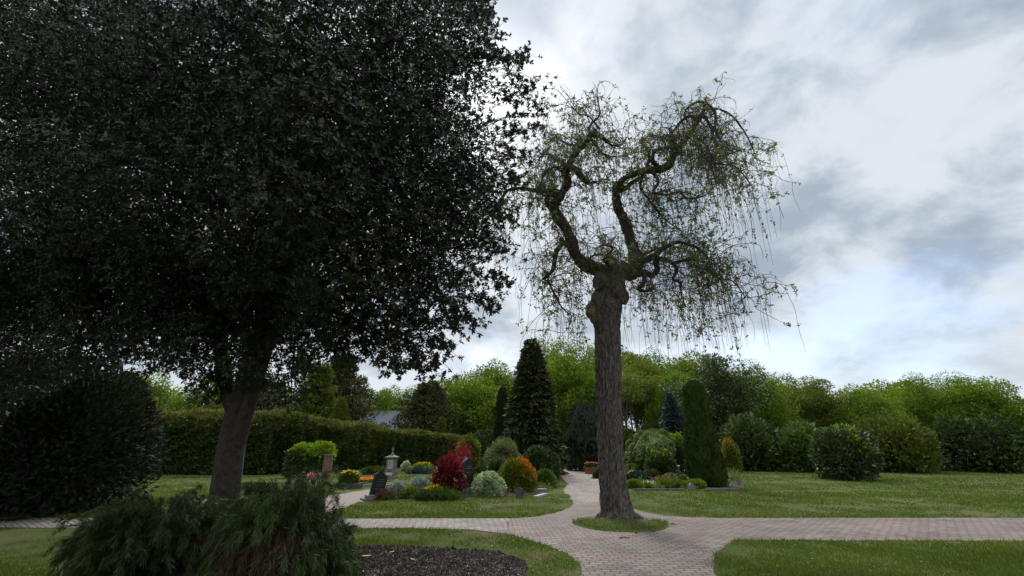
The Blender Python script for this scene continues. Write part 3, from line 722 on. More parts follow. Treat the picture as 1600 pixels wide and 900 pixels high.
        o = lm.build('limb', 'limb', root)
        for i in range(n): src.append((*c[i], r[i], *unit(c[min(i + 1, n - 1)] - c[max(i - 1, 0)])))
    src = np.array(src)
    # second order: short crooked branches springing from the limbs, arching over and down
    def grow(S, D, n, step, grav, wob, r0, r1, gpow=1.0):
        N = len(S); pts = np.zeros((N, n, 3)); pts[:, 0] = S; d = unit(D)
        seg = step if np.ndim(step) else np.full(N, step)
        nv = rng.normal(size=(N, 3))
        for i in range(1, n):
            nv = .6 * nv + .8 * rng.normal(size=(N, 3))
            gz = grav * (i / n) ** gpow
            d = unit(d + nv * wob + np.array([0, 0, -1]) * gz)
            pts[:, i] = pts[:, i - 1] + d * seg[:, None]
        R = np.linspace(0, 1, n)[None] * (r1 - r0) + r0
        return pts, np.repeat(R, N, 0) if R.shape[0] == 1 else R
    wgt = np.clip(.03 / np.maximum(src[:, 3], .008), .12, 2.6); wgt[(src[:, 2] < 5.6)] *= .25
    wgt /= wgt.sum()
    tw = MB()
    n2 = 1050
    i2 = rng.choice(len(src), n2, p=wgt)
    S = src[i2, :3]; D = unit(rdir(n2) * np.array([1.1, 1.1, .7]) + src[i2, 4:] * .6 + np.array([.12, 0, .42]))
    ln = rng.uniform(.5, 2.2, n2) / 11
    p2, r2 = grow(S, D, 12, ln, .20, .36, .013, .0048)
    zmax = P(950, 148, Y0).z
    okk = p2[:, :, 2].max(1) < zmax; p2 = p2[okk]; r2 = r2[okk]; n2 = len(p2)
    tubes(tw, p2 - off, r2, 4)
    # third order: fine hanging shoots
    base3 = np.concatenate([p2[:, 5:].reshape(-1, 3), src[src[:, 3] < .05][:, :3]])
    w3 = np.ones(len(base3)); w3[len(p2[:, 5:].reshape(-1, 3)):] = .5; w3 /= w3.sum()
    n3 = 3500
    i3 = rng.choice(len(base3), n3, p=w3)
    D3 = unit(rdir(n3) + np.array([0, 0, .1]))
    long = rng.uniform(size=n3) < .30
    ln3 = np.where(long, rng.uniform(.9, 2.3, n3), rng.uniform(.2, .85, n3)) / 13
    g3 = np.where(long, .62, .25)
    p3 = np.zeros((n3, 14, 3)); p3[:, 0] = base3[i3]; d = D3; nv = rng.normal(size=(n3, 3))
    for i in range(1, 14):
        nv = .5 * nv + .8 * rng.normal(size=(n3, 3))
        d = unit(d + nv * np.where(long, .09, .26)[:, None] + np.array([0, 0, -1]) * g3[:, None])
        p3[:, i] = p3[:, i - 1] + d * ln3[:, None]
    low_ok = (p3[:, -1, 2] > 3.5) & (p3[:, :, 2].max(1) < zmax + .25)
    p3 = p3[low_ok]; long = long[low_ok]
    tubes(tw, p3 - off, np.repeat(np.linspace(.0062, .0034, 14)[None], len(p3), 0), 3)
    # long pendants at chosen places
    pend = [(818, 300, 2.6), (812, 300, 2.2), (806, 298, 2.3), (800, 300, 2.0), (826, 298, 1.6), (832, 298, 1.5), (790, 300, 2.6), (785, 308, 2.2), (780, 330, 3.3), (784, 326, 2.2), (1062, 455, 2.4), (1066, 470, 2.0), (1075, 480, 1.8), (1088, 420, 2.6), (1092, 425, 2.2),
            (1118, 432, 2.1), (1128, 436, 2.4), (1132, 440, 2.0), (1140, 440, 2.2), (1000, 450, 2.4), (985, 450, 2.2), (1008, 450, 1.9), (1020, 450, 1.9), (850, 436, 1.2), (857, 440, 1.4), (866, 460, 1.2), (880, 484, .9), (890, 490, .9), (960, 420, 2.0), (955, 425, 1.7), (948, 420, 1.9),
            (1125, 260, 3.0), (1132, 262, 2.6), (1118, 258, 2.3), (1138, 262, 3.2), (1150, 262, 3.4), (1165, 280, 3.0), (1175, 290, 2.8), (1155, 250, 2.5), (1180, 245, 2.9), (1145, 445, 1.8), (1160, 460, 1.6), (1100, 425, 2.2), (985, 300, 1.6), (960, 300, 1.2)]
    pl = []
    for px, py, h in pend:
        for q in range(2):
            s = np.array(P(px + random.gauss(0, 3), py, Y0 + random.uniform(-.9, .6)))
            m = 14; zz_ = np.linspace(0, 1, m); hh = h * random.uniform(.6, 1.05)
            a = rng.normal(size=2) * .12; b = rng.normal(size=2) * .05
            pl.append(np.stack([s[0] + a[0] * zz_ + b[0] * np.sin(zz_ * 7), s[1] + a[1] * zz_ + b[1] * np.sin(zz_ * 6), s[2] + .1 * np.sin(np.minimum(zz_ * 6, 3.14)) - hh * zz_ ** 1.15], 1))
    pl = np.array(pl)
    tubes(tw, pl - off, np.repeat(np.linspace(.0062, .0034, 14)[None], len(pl), 0), 3)
    tw.build('twig', 'ashtwig', root)
    # leaves in loose tufts at nodes
    lv = MB()
    nodes_ = np.concatenate([p2[:, 3:].reshape(-1, 3)[rng.uniform(size=n2 * 9) < .20], p3[:, 2:].reshape(-1, 3)[rng.uniform(size=len(p3) * 12) < np.repeat(np.where(long, .09, .13), 12)], pl[:, 2:].reshape(-1, 3)[rng.uniform(size=len(pl) * 12) < .22]])
    nodes_ = nodes_[(nzf(nodes_, 1.3, 77) > -.55)]
    nk = 5; K = len(nodes_)
    pp = np.repeat(nodes_, nk, 0) + rng.normal(size=(K * nk, 3)) * .022
    dd = unit(rdir(K * nk) + np.array([0, 0, -.25])); LL = rng.uniform(.045, .11, K * nk)
    leaves(lv, pp - off, dd, rdir(K * nk), LL, LL * .52, 0, .1)
    # moss-like fuzz of shoots on the head of the trunk
    nh = 420
    hp = []
    for px, py, dy, s in [(950, 412, -.3, 16), (970, 405, -.2, 14), (990, 420, -.3, 14), (925, 415, -.3, 9), (975, 445, -.35, 13), (940, 425, -.4, 11), (990, 450, -.3, 8), (1000, 425, -.25, 10)]:
        c = np.array(P(px, py, Y0 + dy)); hp.append(c + rng.normal(size=(nh, 3)) * np.array([1, .8, .8]) * s * mpp(c))
    hp = np.concatenate(hp); n = len(hp)
    leaves(lv, hp - off, unit(rdir(n) + np.array([0, 0, .1])), rdir(n), rng.uniform(.03, .07, n), .014)
    for cx, cy, dy in [(922, 213, -.3), (886, 262, -.1), (913, 268, -.4), (1020, 262, -.2), (1050, 240, 0), (1100, 165, .3), (1015, 240, -.2), (1085, 190, .2), (905, 245, -.2)]:
        c = np.array(P(cx, cy, Y0 + dy)); n = 110
        q = c + rng.normal(size=(n, 3)) * .2
        leaves(lv, q - off, rdir(n), rdir(n), rng.uniform(.03, .075, n), .024)
    print('ash leaves', K * nk)
    lv.build('crown', 'ashleaf', root)
ash()

# ------------------------------------------------------------------ plant kits
def dome(mb, rad, n, L, W, m=0, seed=1, lump=.18, shell=.35, spread=.7, up=.3, c=(0, 0, 0), gap=-1.2, half=True, core=None, tip=None, tipf=0, fold=.1, freq=2.5, H=None, tx=0., rx=None):
    """leaves over a lumpy dome; tip = material index for leaves near the top"""
    rad = np.asarray(rad, float); d = rdir(n)
    if half: d[:, 2] = np.where(d[:, 2] < -.15, -d[:, 2], d[:, 2])
    rr = 1 + lump * nzf(d, freq, seed) - shell * rng.uniform(size=n) ** 2
    p = d * rad * rr[:, None]
    ok = nzf(p / rad.mean(), freq * 2.2, seed + 9) > gap
    p, d = p[ok], d[ok]; n = len(p)
    if half: p[:, 2] = np.maximum(p[:, 2], 0) + rng.uniform(0, .03, n)
    else: p[:, 2] = np.maximum(p[:, 2], .01 - c[2])
    D = unit(d + rdir(n) * spread + np.array([0, 0, up])); N = d + rdir(n) * .8
    Lr = L * rng.uniform(.6, 1.35, n)
    if tip is not None:
        q = ((p[:, 2] + c[2]) / (H or rad[2]) + tx * (p[:, 0] + c[0]) / (rx or rad[0]) + .35 * nzf(p / rad.mean(), 3, seed + 3) + rng.normal(size=n) * .12) > 1 - tipf
        leaves(mb, p[~q] + c, D[~q], N[~q], Lr[~q], Lr[~q] * W / L, m, fold); leaves(mb, p[q] + c, D[q], N[q], Lr[q], Lr[q] * W / L, tip, fold)
    else:
        leaves(mb, p + np.asarray(c), D, N, Lr, Lr * W / L, m, fold)
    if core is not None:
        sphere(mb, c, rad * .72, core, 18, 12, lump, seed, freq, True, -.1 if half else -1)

def shrub(name, label, cat, px, pyb, pyt, wpx, leaf, L, W, n, group=None, depth=1., tip=None, tipf=.4, part='foliage', stems=True, Y=None, lobes=8, core_m=True, **kw):
    rW = wpx / 2; L *= 1.35; W *= 1.35; kw.setdefault('gap', -.75)
    b = G(px, pyb) if Y is None else Vector((P(px, 700, Y).x, Y, 0))
    r = rW * mpp(b); yc = b.y + r * depth * .8 if Y is None else Y
    c = P(px, pyb, yc); x = (px - 800) / FOC * (yc * cp - EYE * sp)
    h = P(px, pyt, yc).z
    root = thing(name, label, cat, (x, yc, 0), 0, group)
    mb = MB(); mats = [leaf, 'core']
    if tip: mats.append(tip)
    sd_ = int(px * 3 + pyb); rs_ = np.random.default_rng(sd_)
    if lobes < 2: dome(mb, (r, r * depth, h), n, L, W, 0, seed=sd_, core=1 if core_m else None, tip=2 if tip else None, tipf=tipf, **kw)
    else:
        dome(mb, (r * .93, r * depth * .93, h * .56), int(n * .5), L, W, 0, seed=sd_, c=(0, 0, h * .42), half=False, core=1 if core_m else None, tip=2 if tip else None, tipf=tipf, H=h, rx=r, **kw)
        for q in range(lobes):
            a = 2.4 * q + rs_.uniform(-.4, .4); e = rs_.uniform(.05, 1.0); rr = rs_.uniform(.34, .52)
            w_ = math.sqrt(max(.05, 1 - (2 * e - .85) ** 2 * .6)) if e > .42 else 1.
            c_ = np.array([math.cos(a) * w_ * r * (1 - rr) * 1.1, math.sin(a) * w_ * r * depth * (1 - rr) * 1.1, e * h * (1 - rr * .9)])
            if 'gap' in kw and kw['gap'] > -.6: c_[2] *= rs_.uniform(.7, 1.06)
            dome(mb, (r * rr, r * rr, h * rr), int(n * .9 / lobes), L, W, 0, seed=sd_ + q, tip=2 if tip else None, tipf=tipf, c=c_, H=h, half=False, **kw)
    mb.build(part, mats, root)
    if stems:
        st = MB()
        for k in range(5):
            a = random.uniform(0, 6.28); tubes(st, catmull([(0.05 * math.cos(a), .05 * math.sin(a), -.02), (r * .3 * math.cos(a), r * .3 * math.sin(a), h * .35), (r * .5 * math.cos(a), r * .5 * math.sin(a), h * .75)], 6), np.linspace(.02, .008, 6) * max(.4, h), 5)
        st.build('stem', 'trunk', root)
    return root

def broadleaf(name, label, H, Rr, mat, seed, n=13000, L=.3, trunk_h=.35, group=None, lobes=46, loc=(0, 0, 0), gap=.0):
    root = thing(name, label, 'tree', loc, 0, group)
    r = np.random.default_rng(seed); mb = MB(); tk = MB()
    cz = H * (trunk_h + 1) / 2; hz_ = H * (1 - trunk_h) / 2
    cen = []
    for i in range(lobes):
        d = unit(r.normal(size=3)); f = r.uniform(.35, .86)
        w = Rr * (1 - .25 * max(0, d[2]) )
        cen.append((d[0] * w * f, d[1] * w * f, cz + d[2] * hz_ * f))
    cen = np.array(cen); per = n // lobes
    for i, c in enumerate(cen):
        lr = Rr * r.uniform(.22, .36)
        dome(mb, (lr, lr, lr * .8), per, L, L * .62, 0, seed * 50 + i, .3, .55, .9, .1, c, -.75, False)
    tk_top = (0, 0, H * .9)
    tubes(tk, catmull([(0, 0, -.1), (.1, 0, H * .2), (-.1, .1, H * .5), tk_top], 16), np.linspace(.30, .06, 16) * H / 14, 8)
    for i in range(0, lobes, 2):
        c = cen[i]; s = np.array([0, 0, max(H * trunk_h * .8, c[2] * .62)])
        tubes(tk, catmull([s, (s + c) / 2 + np.array([0, 0, -.2]), c], 8), np.linspace(.10, .03, 8) * H / 14, 5)
    mb.build('crown', mat, root); tk.build('trunk', 'trunk', root)
    return root

def conical(name, label, H, prof, mat, seed, n, L, W, mode='up', loc=(0, 0, 0), rz=0, group=None, core=True, lump=.12, cat='tree', freq=3., gap=-.65, tiers=0):
    """prof(t) gives radius at height fraction t"""
    root = thing(name, label, cat, loc, rz, group)
    mb = MB()
    t = rng.uniform(size=n * 3); pr = np.array([prof(x) for x in np.linspace(0, 1, 200)]); rad = np.interp(t, np.linspace(0, 1, 200), pr)
    k = rng.uniform(size=n * 3) < (rad / pr.max()) * .9 + .1
    t = t[k][:n]; rad = rad[k][:n]; n = len(t)
    a = rng.uniform(0, 6.283, n); d = np.stack([np.cos(a), np.sin(a), 0 * a], 1)
    key = np.stack([np.cos(a) * 1.2, np.sin(a) * 1.2, t * H / pr.max() * .55], 1)
    bump = nzf(key, freq, seed)
    if tiers: bump = bump + 1.3 * np.abs(((t * tiers + .35 * nzf(key, 1.2, seed + 4)) % 1) - .5) * 2 - .7
    rr = rad * (1 + lump * bump) * (1 - .45 * rng.uniform(size=n) ** 2)
    p = d * rr[:, None]; p[:, 2] = t * H
    if tiers: p[:, 2] -= rr * .25
    p[:, 2] = np.clip(p[:, 2], .03, None)
    ok = nzf(p / pr.max(), 6, seed + 7) > gap; p, d, rr, n = p[ok], d[ok], rr[ok], ok.sum()
    if mode == 'up': D = d * .45 + rdir(n) * .35 + np.array([0, 0, .9])
    elif mode == 'out': D = d * 1.0 + rdir(n) * .55 + np.array([0, 0, -.15])
    elif mode == 'tuft': D = d * .8 + rdir(n) * .8 + np.array([0, 0, .2])
    else: D = d * .35 + rdir(n) * .3 + np.array([0, 0, -.9])
    Lr = L * rng.uniform(.6, 1.4, n)
    leaves(mb, p, D, d + rdir(n) * .7, Lr, Lr * W / L)
    if core:
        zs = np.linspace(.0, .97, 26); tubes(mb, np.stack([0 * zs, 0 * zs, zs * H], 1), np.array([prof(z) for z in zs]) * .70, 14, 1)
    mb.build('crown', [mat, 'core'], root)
    tk = MB(); zs = np.linspace(0, .95, 8); tubes(tk, np.stack([0 * zs, 0 * zs, zs * H - .05], 1), np.linspace(.16, .03, 8) * H / 8, 7); tk.build('trunk', 'trunk', root)
    return root
def XY(px, Y, z=0):
    return ((px - 800) / FOC * (Y * cp + (z - EYE) * sp), Y, 0)
def HT(py, Y): return P(800, py, Y).z

# ------------------------------------------------------------------ far trees
GT = 'broadleaf trees beyond the graves'
b1 = broadleaf('beech_tree', 'fresh green rounded tree right behind the dark clipped conifer, nearest the path', HT(528, 58), 6.4, 'beech', 3, 42000, .26, .10, GT, 60, XY(893, 58))
b2 = broadleaf('beech_tree', 'bright green broad tree left of the tall cypress with even domed crown', HT(580, 60), 5.6, 'beech', 4, 36000, .26, .03, GT, 54, XY(735, 60))
b3 = broadleaf('beech_tree', 'open woodland tree on bare slender trunks right of the big ash trunk', HT(553, 62), 5.4, 'oakleaf', 5, 24000, .27, .36, GT, 46, XY(1000, 62))
H1, H2, H3 = HT(528, 58), HT(580, 60), HT(553, 62)
def cp_tree(src, H0, label, px, Y, pyt, w=1., rz=0):
    s = HT(pyt, Y) / H0; s2 = s * w
    return dup(src, label, XY(px, Y), rz, (s2, s2, s), GT)
cp_tree(b1, H1, 'fresh green tree just left of the ash trunk, behind the cypress', 855, 66, 526, .75, 1.)
cp_tree(b2, H2, 'tall green tree showing between the domed tree and the tall cypress', 775, 66, 562, .85, 2.)
cp_tree(b2, H2, 'low green tree over the right shoulder of the dark spreading yew', 700, 74, 584, .8, 4.)
cp_tree(b2, H2, 'small pale green far tree above the grey house roof', 600, 80, 601, .8, 3.)
cp_tree(b1, H1, 'pale green far tree left of the grey house roof', 556, 84, 600, .8, .7)
cp_tree(b3, H3, 'light woodland tree with thin crown directly right of the ash trunk', 972, 70, 545, .8, 1.3)
cp_tree(b1, H1, 'dense green woodland tree behind the blue spruce', 1040, 66, 548, .85, 2.2)
cp_tree(b3, H3, 'olive green woodland tree above the dwarf weeping shrub', 1025, 56, 562, .7, 5.)
cp_tree(b1, H1, 'green woodland tree behind the clipped thuja cone', 1082, 70, 562, .8, 4.1)
cp_tree(b2, H2, 'olive tree filling the gap between spruce and thuja cone', 1068, 50, 578, .7, 2.5)
dkt = broadleaf('oak_tree', 'dark olive tree with ragged top beyond the thuja cone at the right', HT(543, 42), 4.4, 'hedge', 9, 30000, .22, .10, None, 56, XY(1130, 42))
cp_tree(b1, H1, 'green tree at the right edge beyond the olive oak', 1200, 60, 566, .9, 3.3)
cp_tree(b3, H3, 'airy woodland tree at the far right of the lawn', 1290, 64, 590, 1., .4)
cp_tree(b2, H2, 'domed green tree at the far right, third from the frame edge', 1370, 62, 600, 1.1, .9)
cp_tree(b1, H1, 'full green tree at the far right, second from the frame edge', 1470, 64, 585, 1., 1.9)
cp_tree(b2, H2, 'domed green tree at the far right frame edge', 1570, 60, 590, 1.2, 2.9)
for px, Y, pyt, w, t, lab in [(480, 78, 598, 1., .3, 'green far tree above the left end of the hedge'), (400, 74, 590, 1.1, 1.1, 'green far tree left of the evergreen trunk'), (310, 70, 585, 1.2, 2.1, 'domed green far tree at the left'),
                              (200, 72, 580, 1.1, 3.1, 'tall green far tree at the left'), (90, 68, 590, 1.2, 4.1, 'second green far tree from the left frame edge'), (-20, 66, 585, 1.2, 5.1, 'green far tree at the left frame edge')]:
    cp_tree(b2 if t % 2 > 1 else b1, H2 if t % 2 > 1 else H1, lab, px, Y, pyt, w, t)
cp_tree(b1, H1, 'green tree deep in the wood where the path ends', 915, 85, 600, 1.0, 5.5)
cp_tree(b2, H2, 'low green tree closing the end of the path on its left', 868, 88, 625, 1.3, 1.5)

for px, Y, pyt, w, t, lab in [(640, 82, 604, 1.3, .9, 'pale far tree directly behind the dark spreading yew'), (668, 78, 596, 1.1, 2.9, 'green far tree behind the right half of the dark yew'), (812, 76, 600, 1.3, 3.9, 'green far tree hidden behind the tall cypress'),
                              (945, 66, 540, 1.0, .2, 'green tree right behind the ash trunk'), (1105, 72, 550, 1.1, 1.8, 'green tree behind the olive oak'), (1245, 80, 585, 1.5, 2.4, 'far green tree between the two at the right'), (1420, 80, 590, 1.5, 5.2, 'far green tree showing in a gap at the far right'),
                              (1520, 82, 585, 1.5, 4.6, 'far green tree behind the full one at the far right')]:
    cp_tree(b2 if t % 2 > 1 else b1, H2 if t % 2 > 1 else H1, lab, px, Y, pyt, w, t)
# slender stems of the wood right of the ash
for i, (px, Y, pyt, w) in enumerate([(980, 50, 600, 3), (986, 52, 590, 4), (994, 50, 600, 3), (1003, 54, 590, 3), (1012, 52, 595, 2.5), (975, 55, 590, 3)]):
    x, y, _ = XY(px, Y); h = HT(pyt, Y); r = w / 2 * Y / FOC
    root = thing('young_tree', ['slim leaning stem nearest the ash trunk', 'thicker dark stem second from the ash trunk', 'slim stem leaning right in the wood', 'upright slim stem above the dwarf weeping shrub', 'thinnest stem at the right of the group', 'short stem tucked behind the ash trunk'][i], 'tree', (x, y, 0), 0, 'slender stems in the wood right of the ash')
    m1 = MB(); lean = random.uniform(-.9, .9)
    tubes(m1, catmull([(0, 0, -.1), (lean * .3, 0, h * .4), (lean, .2, h)], 12), np.linspace(r * 1.3, r * .5, 12), 7)
    for k in range(4):
        z = h * random.uniform(.45, .9); a = random.uniform(-1, 1); tubes(m1, catmull([(lean * z / h, 0, z), (lean * z / h + a, .3, z + .8), (lean * z / h + a * 1.6, .5, z + 2)], 6), np.linspace(r * .5, r * .2, 6), 5)
    m1.build('trunk', 'trunk', root)
    m2 = MB()
    for k in range(6): dome(m2, (.9, .9, .6), 90, .24, .16, 0, i * 9 + k, .3, .5, .9, .1, (lean + random.uniform(-1.2, 1.2), random.uniform(-1, 1), h + random.uniform(-1.6, .8)), -1, False)
    m2.build('crown', 'oakleaf', root)

# ------------------------------------------------------------------ conifers
conical('cypress_tree', 'tall dark conical cypress left of the path, highest of the conifers', HT(530, 31), lambda t: 1.95 * (1 - t) ** .66 * (.85 + .15 * min(1, t * 6)) + .12, 'cypress', 21, 34000, .27, .11, 'out', XY(833, 31), lump=.22, tiers=17, freq=4)
conical('column_cypress', 'slim dark column cypress just left of the tall cone', HT(607, 40), lambda t: .80 * (1 - t) ** .4 + .03, 'darkcon', 22, 9000, .24, .07, 'up', XY(784, 40))
def cedar(name, label, px, Y, pyt, wpx, mat, seed, n):
    H = HT(pyt, Y); R = wpx / 2 * Y / FOC; root = thing(name, label, 'tree', XY(px, Y)); mb = MB(); tk = MB(); r = np.random.default_rng(seed)
    m = 40
    for i in range(m):
        t = .06 + .92 * (i / m) ** .9; a = i * 2.4 + r.uniform(-.3, .3); w = R * (1 - t ** 2.2) ** .8 * r.uniform(.6, 1.2) + .25
        c = np.array([math.cos(a) * w * .7, math.sin(a) * w * .7, t * H * .96])
        rr = max(.7, w * .5)
        dome(mb, (rr, rr, rr * .30 + .12), n // m, .34, .13, 0, seed + i, .35, .6, .8, .1, c, -.8, False)
        tubes(tk, catmull([(0, 0, t * H - .3), c * np.array([.5, .5, 1]) + np.array([0, 0, -.15]), c], 6), np.linspace(.07, .02, 6), 5)
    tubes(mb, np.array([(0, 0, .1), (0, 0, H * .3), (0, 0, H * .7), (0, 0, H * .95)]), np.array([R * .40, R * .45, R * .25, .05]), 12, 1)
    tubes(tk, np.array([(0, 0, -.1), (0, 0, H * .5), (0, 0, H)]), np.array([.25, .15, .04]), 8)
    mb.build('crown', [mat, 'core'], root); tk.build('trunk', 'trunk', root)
cedar('yew_tree', 'dark spreading layered yew standing right of the grey house roof', 664, 58, 592, 112, 'yew', 31, 26000)
cedar('yew_tree', 'dark bushy conifer under the low boughs of the big evergreen', 514, 54, 546, 112, 'yew', 71, 30000)
cedar('golden_cypress', 'yellowish feathery conifer at the left end above the long hedge', 476, 43, 562, 66, 'goldcon', 131, 14000)
cedar('yew_tree', 'dark layered conifer left of the evergreen trunk behind the hedge', 385, 48, 580, 150, 'yew', 171, 10000)
cedar('yew_tree', 'dark layered conifer behind the hedge at the far left', 150, 48, 580, 200, 'yew', 191, 10000)
conical('golden_conifer', 'small pointed golden conifer rising over the hedge', HT(622, 42), lambda t: 1.5 * (1 - t) ** .6 + .03, 'goldcon', 23, 6500, .2, .08, 'up', XY(521, 42), lump=.2)
conical('golden_conifer', 'little pointed conifer at the right end of the hedge', HT(652, 52), lambda t: 1.2 * (1 - t) ** .6 + .03, 'goldcon', 24, 4000, .22, .08, 'up', XY(686, 52), lump=.2)
conical('blue_spruce', 'blue grey spruce between the woodland and the thuja cone', HT(612, 40), lambda t: 1.95 * (1 - t) ** .8 + .06, 'bluecon', 25, 10000, .22, .07, 'out', XY(1060, 40), lump=.2, tiers=11, freq=4)
conical('thuja_cone', 'clipped dark green thuja cone on the right edge of the lawn', HT(597, 21.5), lambda t: (.40 + .50 * (1 - t)) * min(1, (1 - t) / .07 + .08) ** .6 * (1 if t > .05 else .92), 'thuja', 26, 34000, .13, .055, 'up', XY(1106, 21.5), lump=.13, gap=-.72)
shrub('laurel', 'broad glossy evergreen bush alone on the lawn at the right', 'shrub', 1330, 752, 668, 96, 'darkleaf', .14, .07, 9000, tip='lime', tipf=.06)
shrub('yew_bush', 'very large dark evergreen bush at the left edge of the lawn', 'shrub', 40, 816, 560, 330, 'darkcon', .12, .05, 30000, lobes=14)
# dark weeping tree beside the path
def weeping_dark():
    Y = 36; H = HT(628, Y); R = 36 * Y / FOC; root = thing('weeping_beech', 'dark dome shaped weeping tree hanging to the ground behind the ash trunk', 'tree', XY(925, Y))
    mb = MB(); n = 16000; d = rdir(n); d[:, 2] = np.abs(d[:, 2]); p = d * np.array([R, R, H * .55]); p[:, 2] = p[:, 2] + H * .45
    k = rng.uniform(size=n) < .55; p[k, 2] = rng.uniform(.2, H * .6, k.sum()); rr = R * (1 - .1 * rng.uniform(size=k.sum())); a = rng.uniform(0, 6.28, k.sum()); p[k, 0] = np.cos(a) * rr; p[k, 1] = np.sin(a) * rr
    p *= (1 + .08 * nzf(p, 1.5, 3))[:, None]
    leaves(mb, p, unit(rdir(n) * .4 + np.array([0, 0, -1])), d + rdir(n) * .5, .26, .10)
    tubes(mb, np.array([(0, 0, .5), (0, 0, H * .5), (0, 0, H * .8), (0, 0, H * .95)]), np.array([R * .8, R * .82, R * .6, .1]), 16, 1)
    mb.build('crown', ['darkcon', 'core'], root)
    tk = MB(); tubes(tk, np.array([(0, 0, -.1), (0, 0, H * .5), (0, 0, H * .9)]), np.array([.2, .15, .05]), 7); tk.build('trunk', 'trunk', root)
weeping_dark()
shrub('dark_bush', 'black green bush closing the tunnel at the end of the path', 'shrub', 880, 716, 690, 30, 'darkcon', .25, .12, 4000, Y=62)
shrub('dark_bush', 'broad dark undergrowth left of the path end behind the tall cypress', 'shrub', 868, 716, 672, 34, 'darkcon', .25, .12, 5000, Y=50)
shrub('dark_bush', 'dark evergreen undergrowth right of the path end', 'shrub', 905, 716, 640, 30, 'darkcon', .25, .12, 5000, Y=58)
for px, Y, pyt, w, lab in [(760, 52, 672, 60, 'low green undergrowth between the hedge end and the column cypress'), (985, 48, 672, 50, 'green undergrowth right behind the ash trunk'), (1030, 50, 660, 60, 'dark green undergrowth behind the dwarf weeping shrub'),
                           (1180, 36, 650, 90, 'wide dark shrub beyond the thuja cone'), (1260, 34, 665, 80, 'mid green shrub at the right beyond the lawn'), (1400, 34, 655, 120, 'broad dark shrub on the right beyond the lawn'), (1540, 34, 650, 130, 'broad shrub at the right frame edge')]:
    shrub('woodland_shrub', lab, 'shrub', px, 716, pyt, w, {60: 'hedge', 50: 'hedge', 90: 'hedge', 80: 'midleaf', 120: 'goldcon', 130: 'thuja'}[w], .22, .12, 6000, 'undergrowth in front of the wood', Y=Y)

# ------------------------------------------------------------------ long hedge
def hedge(name, label, A, B, hA, hB, width, n, mat, tipmat, L=.17, dens_top=.3, tipfrac=.12, seed=1):
    A, B = np.array(A), np.array(B); root = thing(name, label, 'hedge', tuple(A)); v = B - A; ln = np.linalg.norm(v); v /= ln; w = np.array([v[1], -v[0], 0.])   # w faces the camera side
    if w[1] > 0: w = -w
    mb = MB(); t = rng.uniform(size=n) ; h = hA + (hB - hA) * t; face = rng.uniform(size=n)
    s = np.where(face < .60, 1.0, np.where(face < .60 + dens_top, rng.uniform(-1, 1, n), -1.0)); z = np.where((face >= .60) & (face < .60 + dens_top), 1.0, rng.uniform(0, 1, n) ** .8)
    P0 = v * (t * ln)[:, None] + w * (s * width / 2)[:, None] + np.array([0, 0, 1]) * (z * h)[:, None]
    nr = w * np.where(z < 1, np.sign(s), 0)[:, None] + np.array([0, 0, 1.]) * (z >= 1)[:, None]
    hb_ = nzf(P0 + A, .55, seed + 5); P0[:, 2] *= 1 + .10 * hb_ * z
    P0 = P0 + nr * (.24 * nzf(P0 + A, 1.0, seed) + .16 * nzf(P0, 4, seed + 1) - .15 * rng.uniform(size=n) ** 2)[:, None]
    tipm = (z > .86 + .30 * nzf(P0, .9, seed + 3) - .1 * (rng.uniform(size=n) < .15))
    D = nr + rdir(n) * .7 + np.array([0, 0, .35]); Lr = L * rng.uniform(.6, 1.4, n)
    ok = P0[:, 2] > .02
    for q, mi in ((~tipm, 0), (tipm, 2)):
        q = q & ok; leaves(mb, P0[q], D[q], nr[q] + rdir(int(q.sum())) * .8, Lr[q], Lr[q] * .55, mi)
    # loose shoots on top
    k = n // 9; t = rng.uniform(size=k); h = (hA + (hB - hA) * t); P1 = v * (t * ln)[:, None] + w * rng.uniform(-.5, .5, k)[:, None] * width + np.array([0, 0, 1]) * (h * (1 + .10 * nzf(v * (t * ln)[:, None] + A, .55, seed + 5)) + rng.uniform(-.15, .36, k) * (.6 + .6 * nzf(v * (t * ln)[:, None], 2.2, 3)))[:, None]
    leaves(mb, P1, rdir(k) * .5 + np.array([0, 0, 1]), rdir(k), L * 1.5, L * .5, 2)
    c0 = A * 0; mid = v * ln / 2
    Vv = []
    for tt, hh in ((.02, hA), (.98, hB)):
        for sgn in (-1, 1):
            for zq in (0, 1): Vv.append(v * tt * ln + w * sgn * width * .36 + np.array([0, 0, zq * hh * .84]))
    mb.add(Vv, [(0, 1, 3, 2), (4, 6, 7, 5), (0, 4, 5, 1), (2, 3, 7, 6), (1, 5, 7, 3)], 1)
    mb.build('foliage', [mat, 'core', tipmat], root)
    return root
hedge('hedge', 'long dark clipped hedge with coppery shoots running behind the monument', XY(392, 30.5), XY(722, 50), HT(652, 30.5), HT(688, 50), 1.5, 60000, 'hedge', 'hedgetip')
hedge('hedge', 'dark clipped hedge continuing left of the ivy covered pillar', XY(-60, 30.6), XY(424, 30.6), HT(656, 30.5), HT(652, 30.5), 1.5, 45000, 'hedge', 'hedgetip', seed=5)

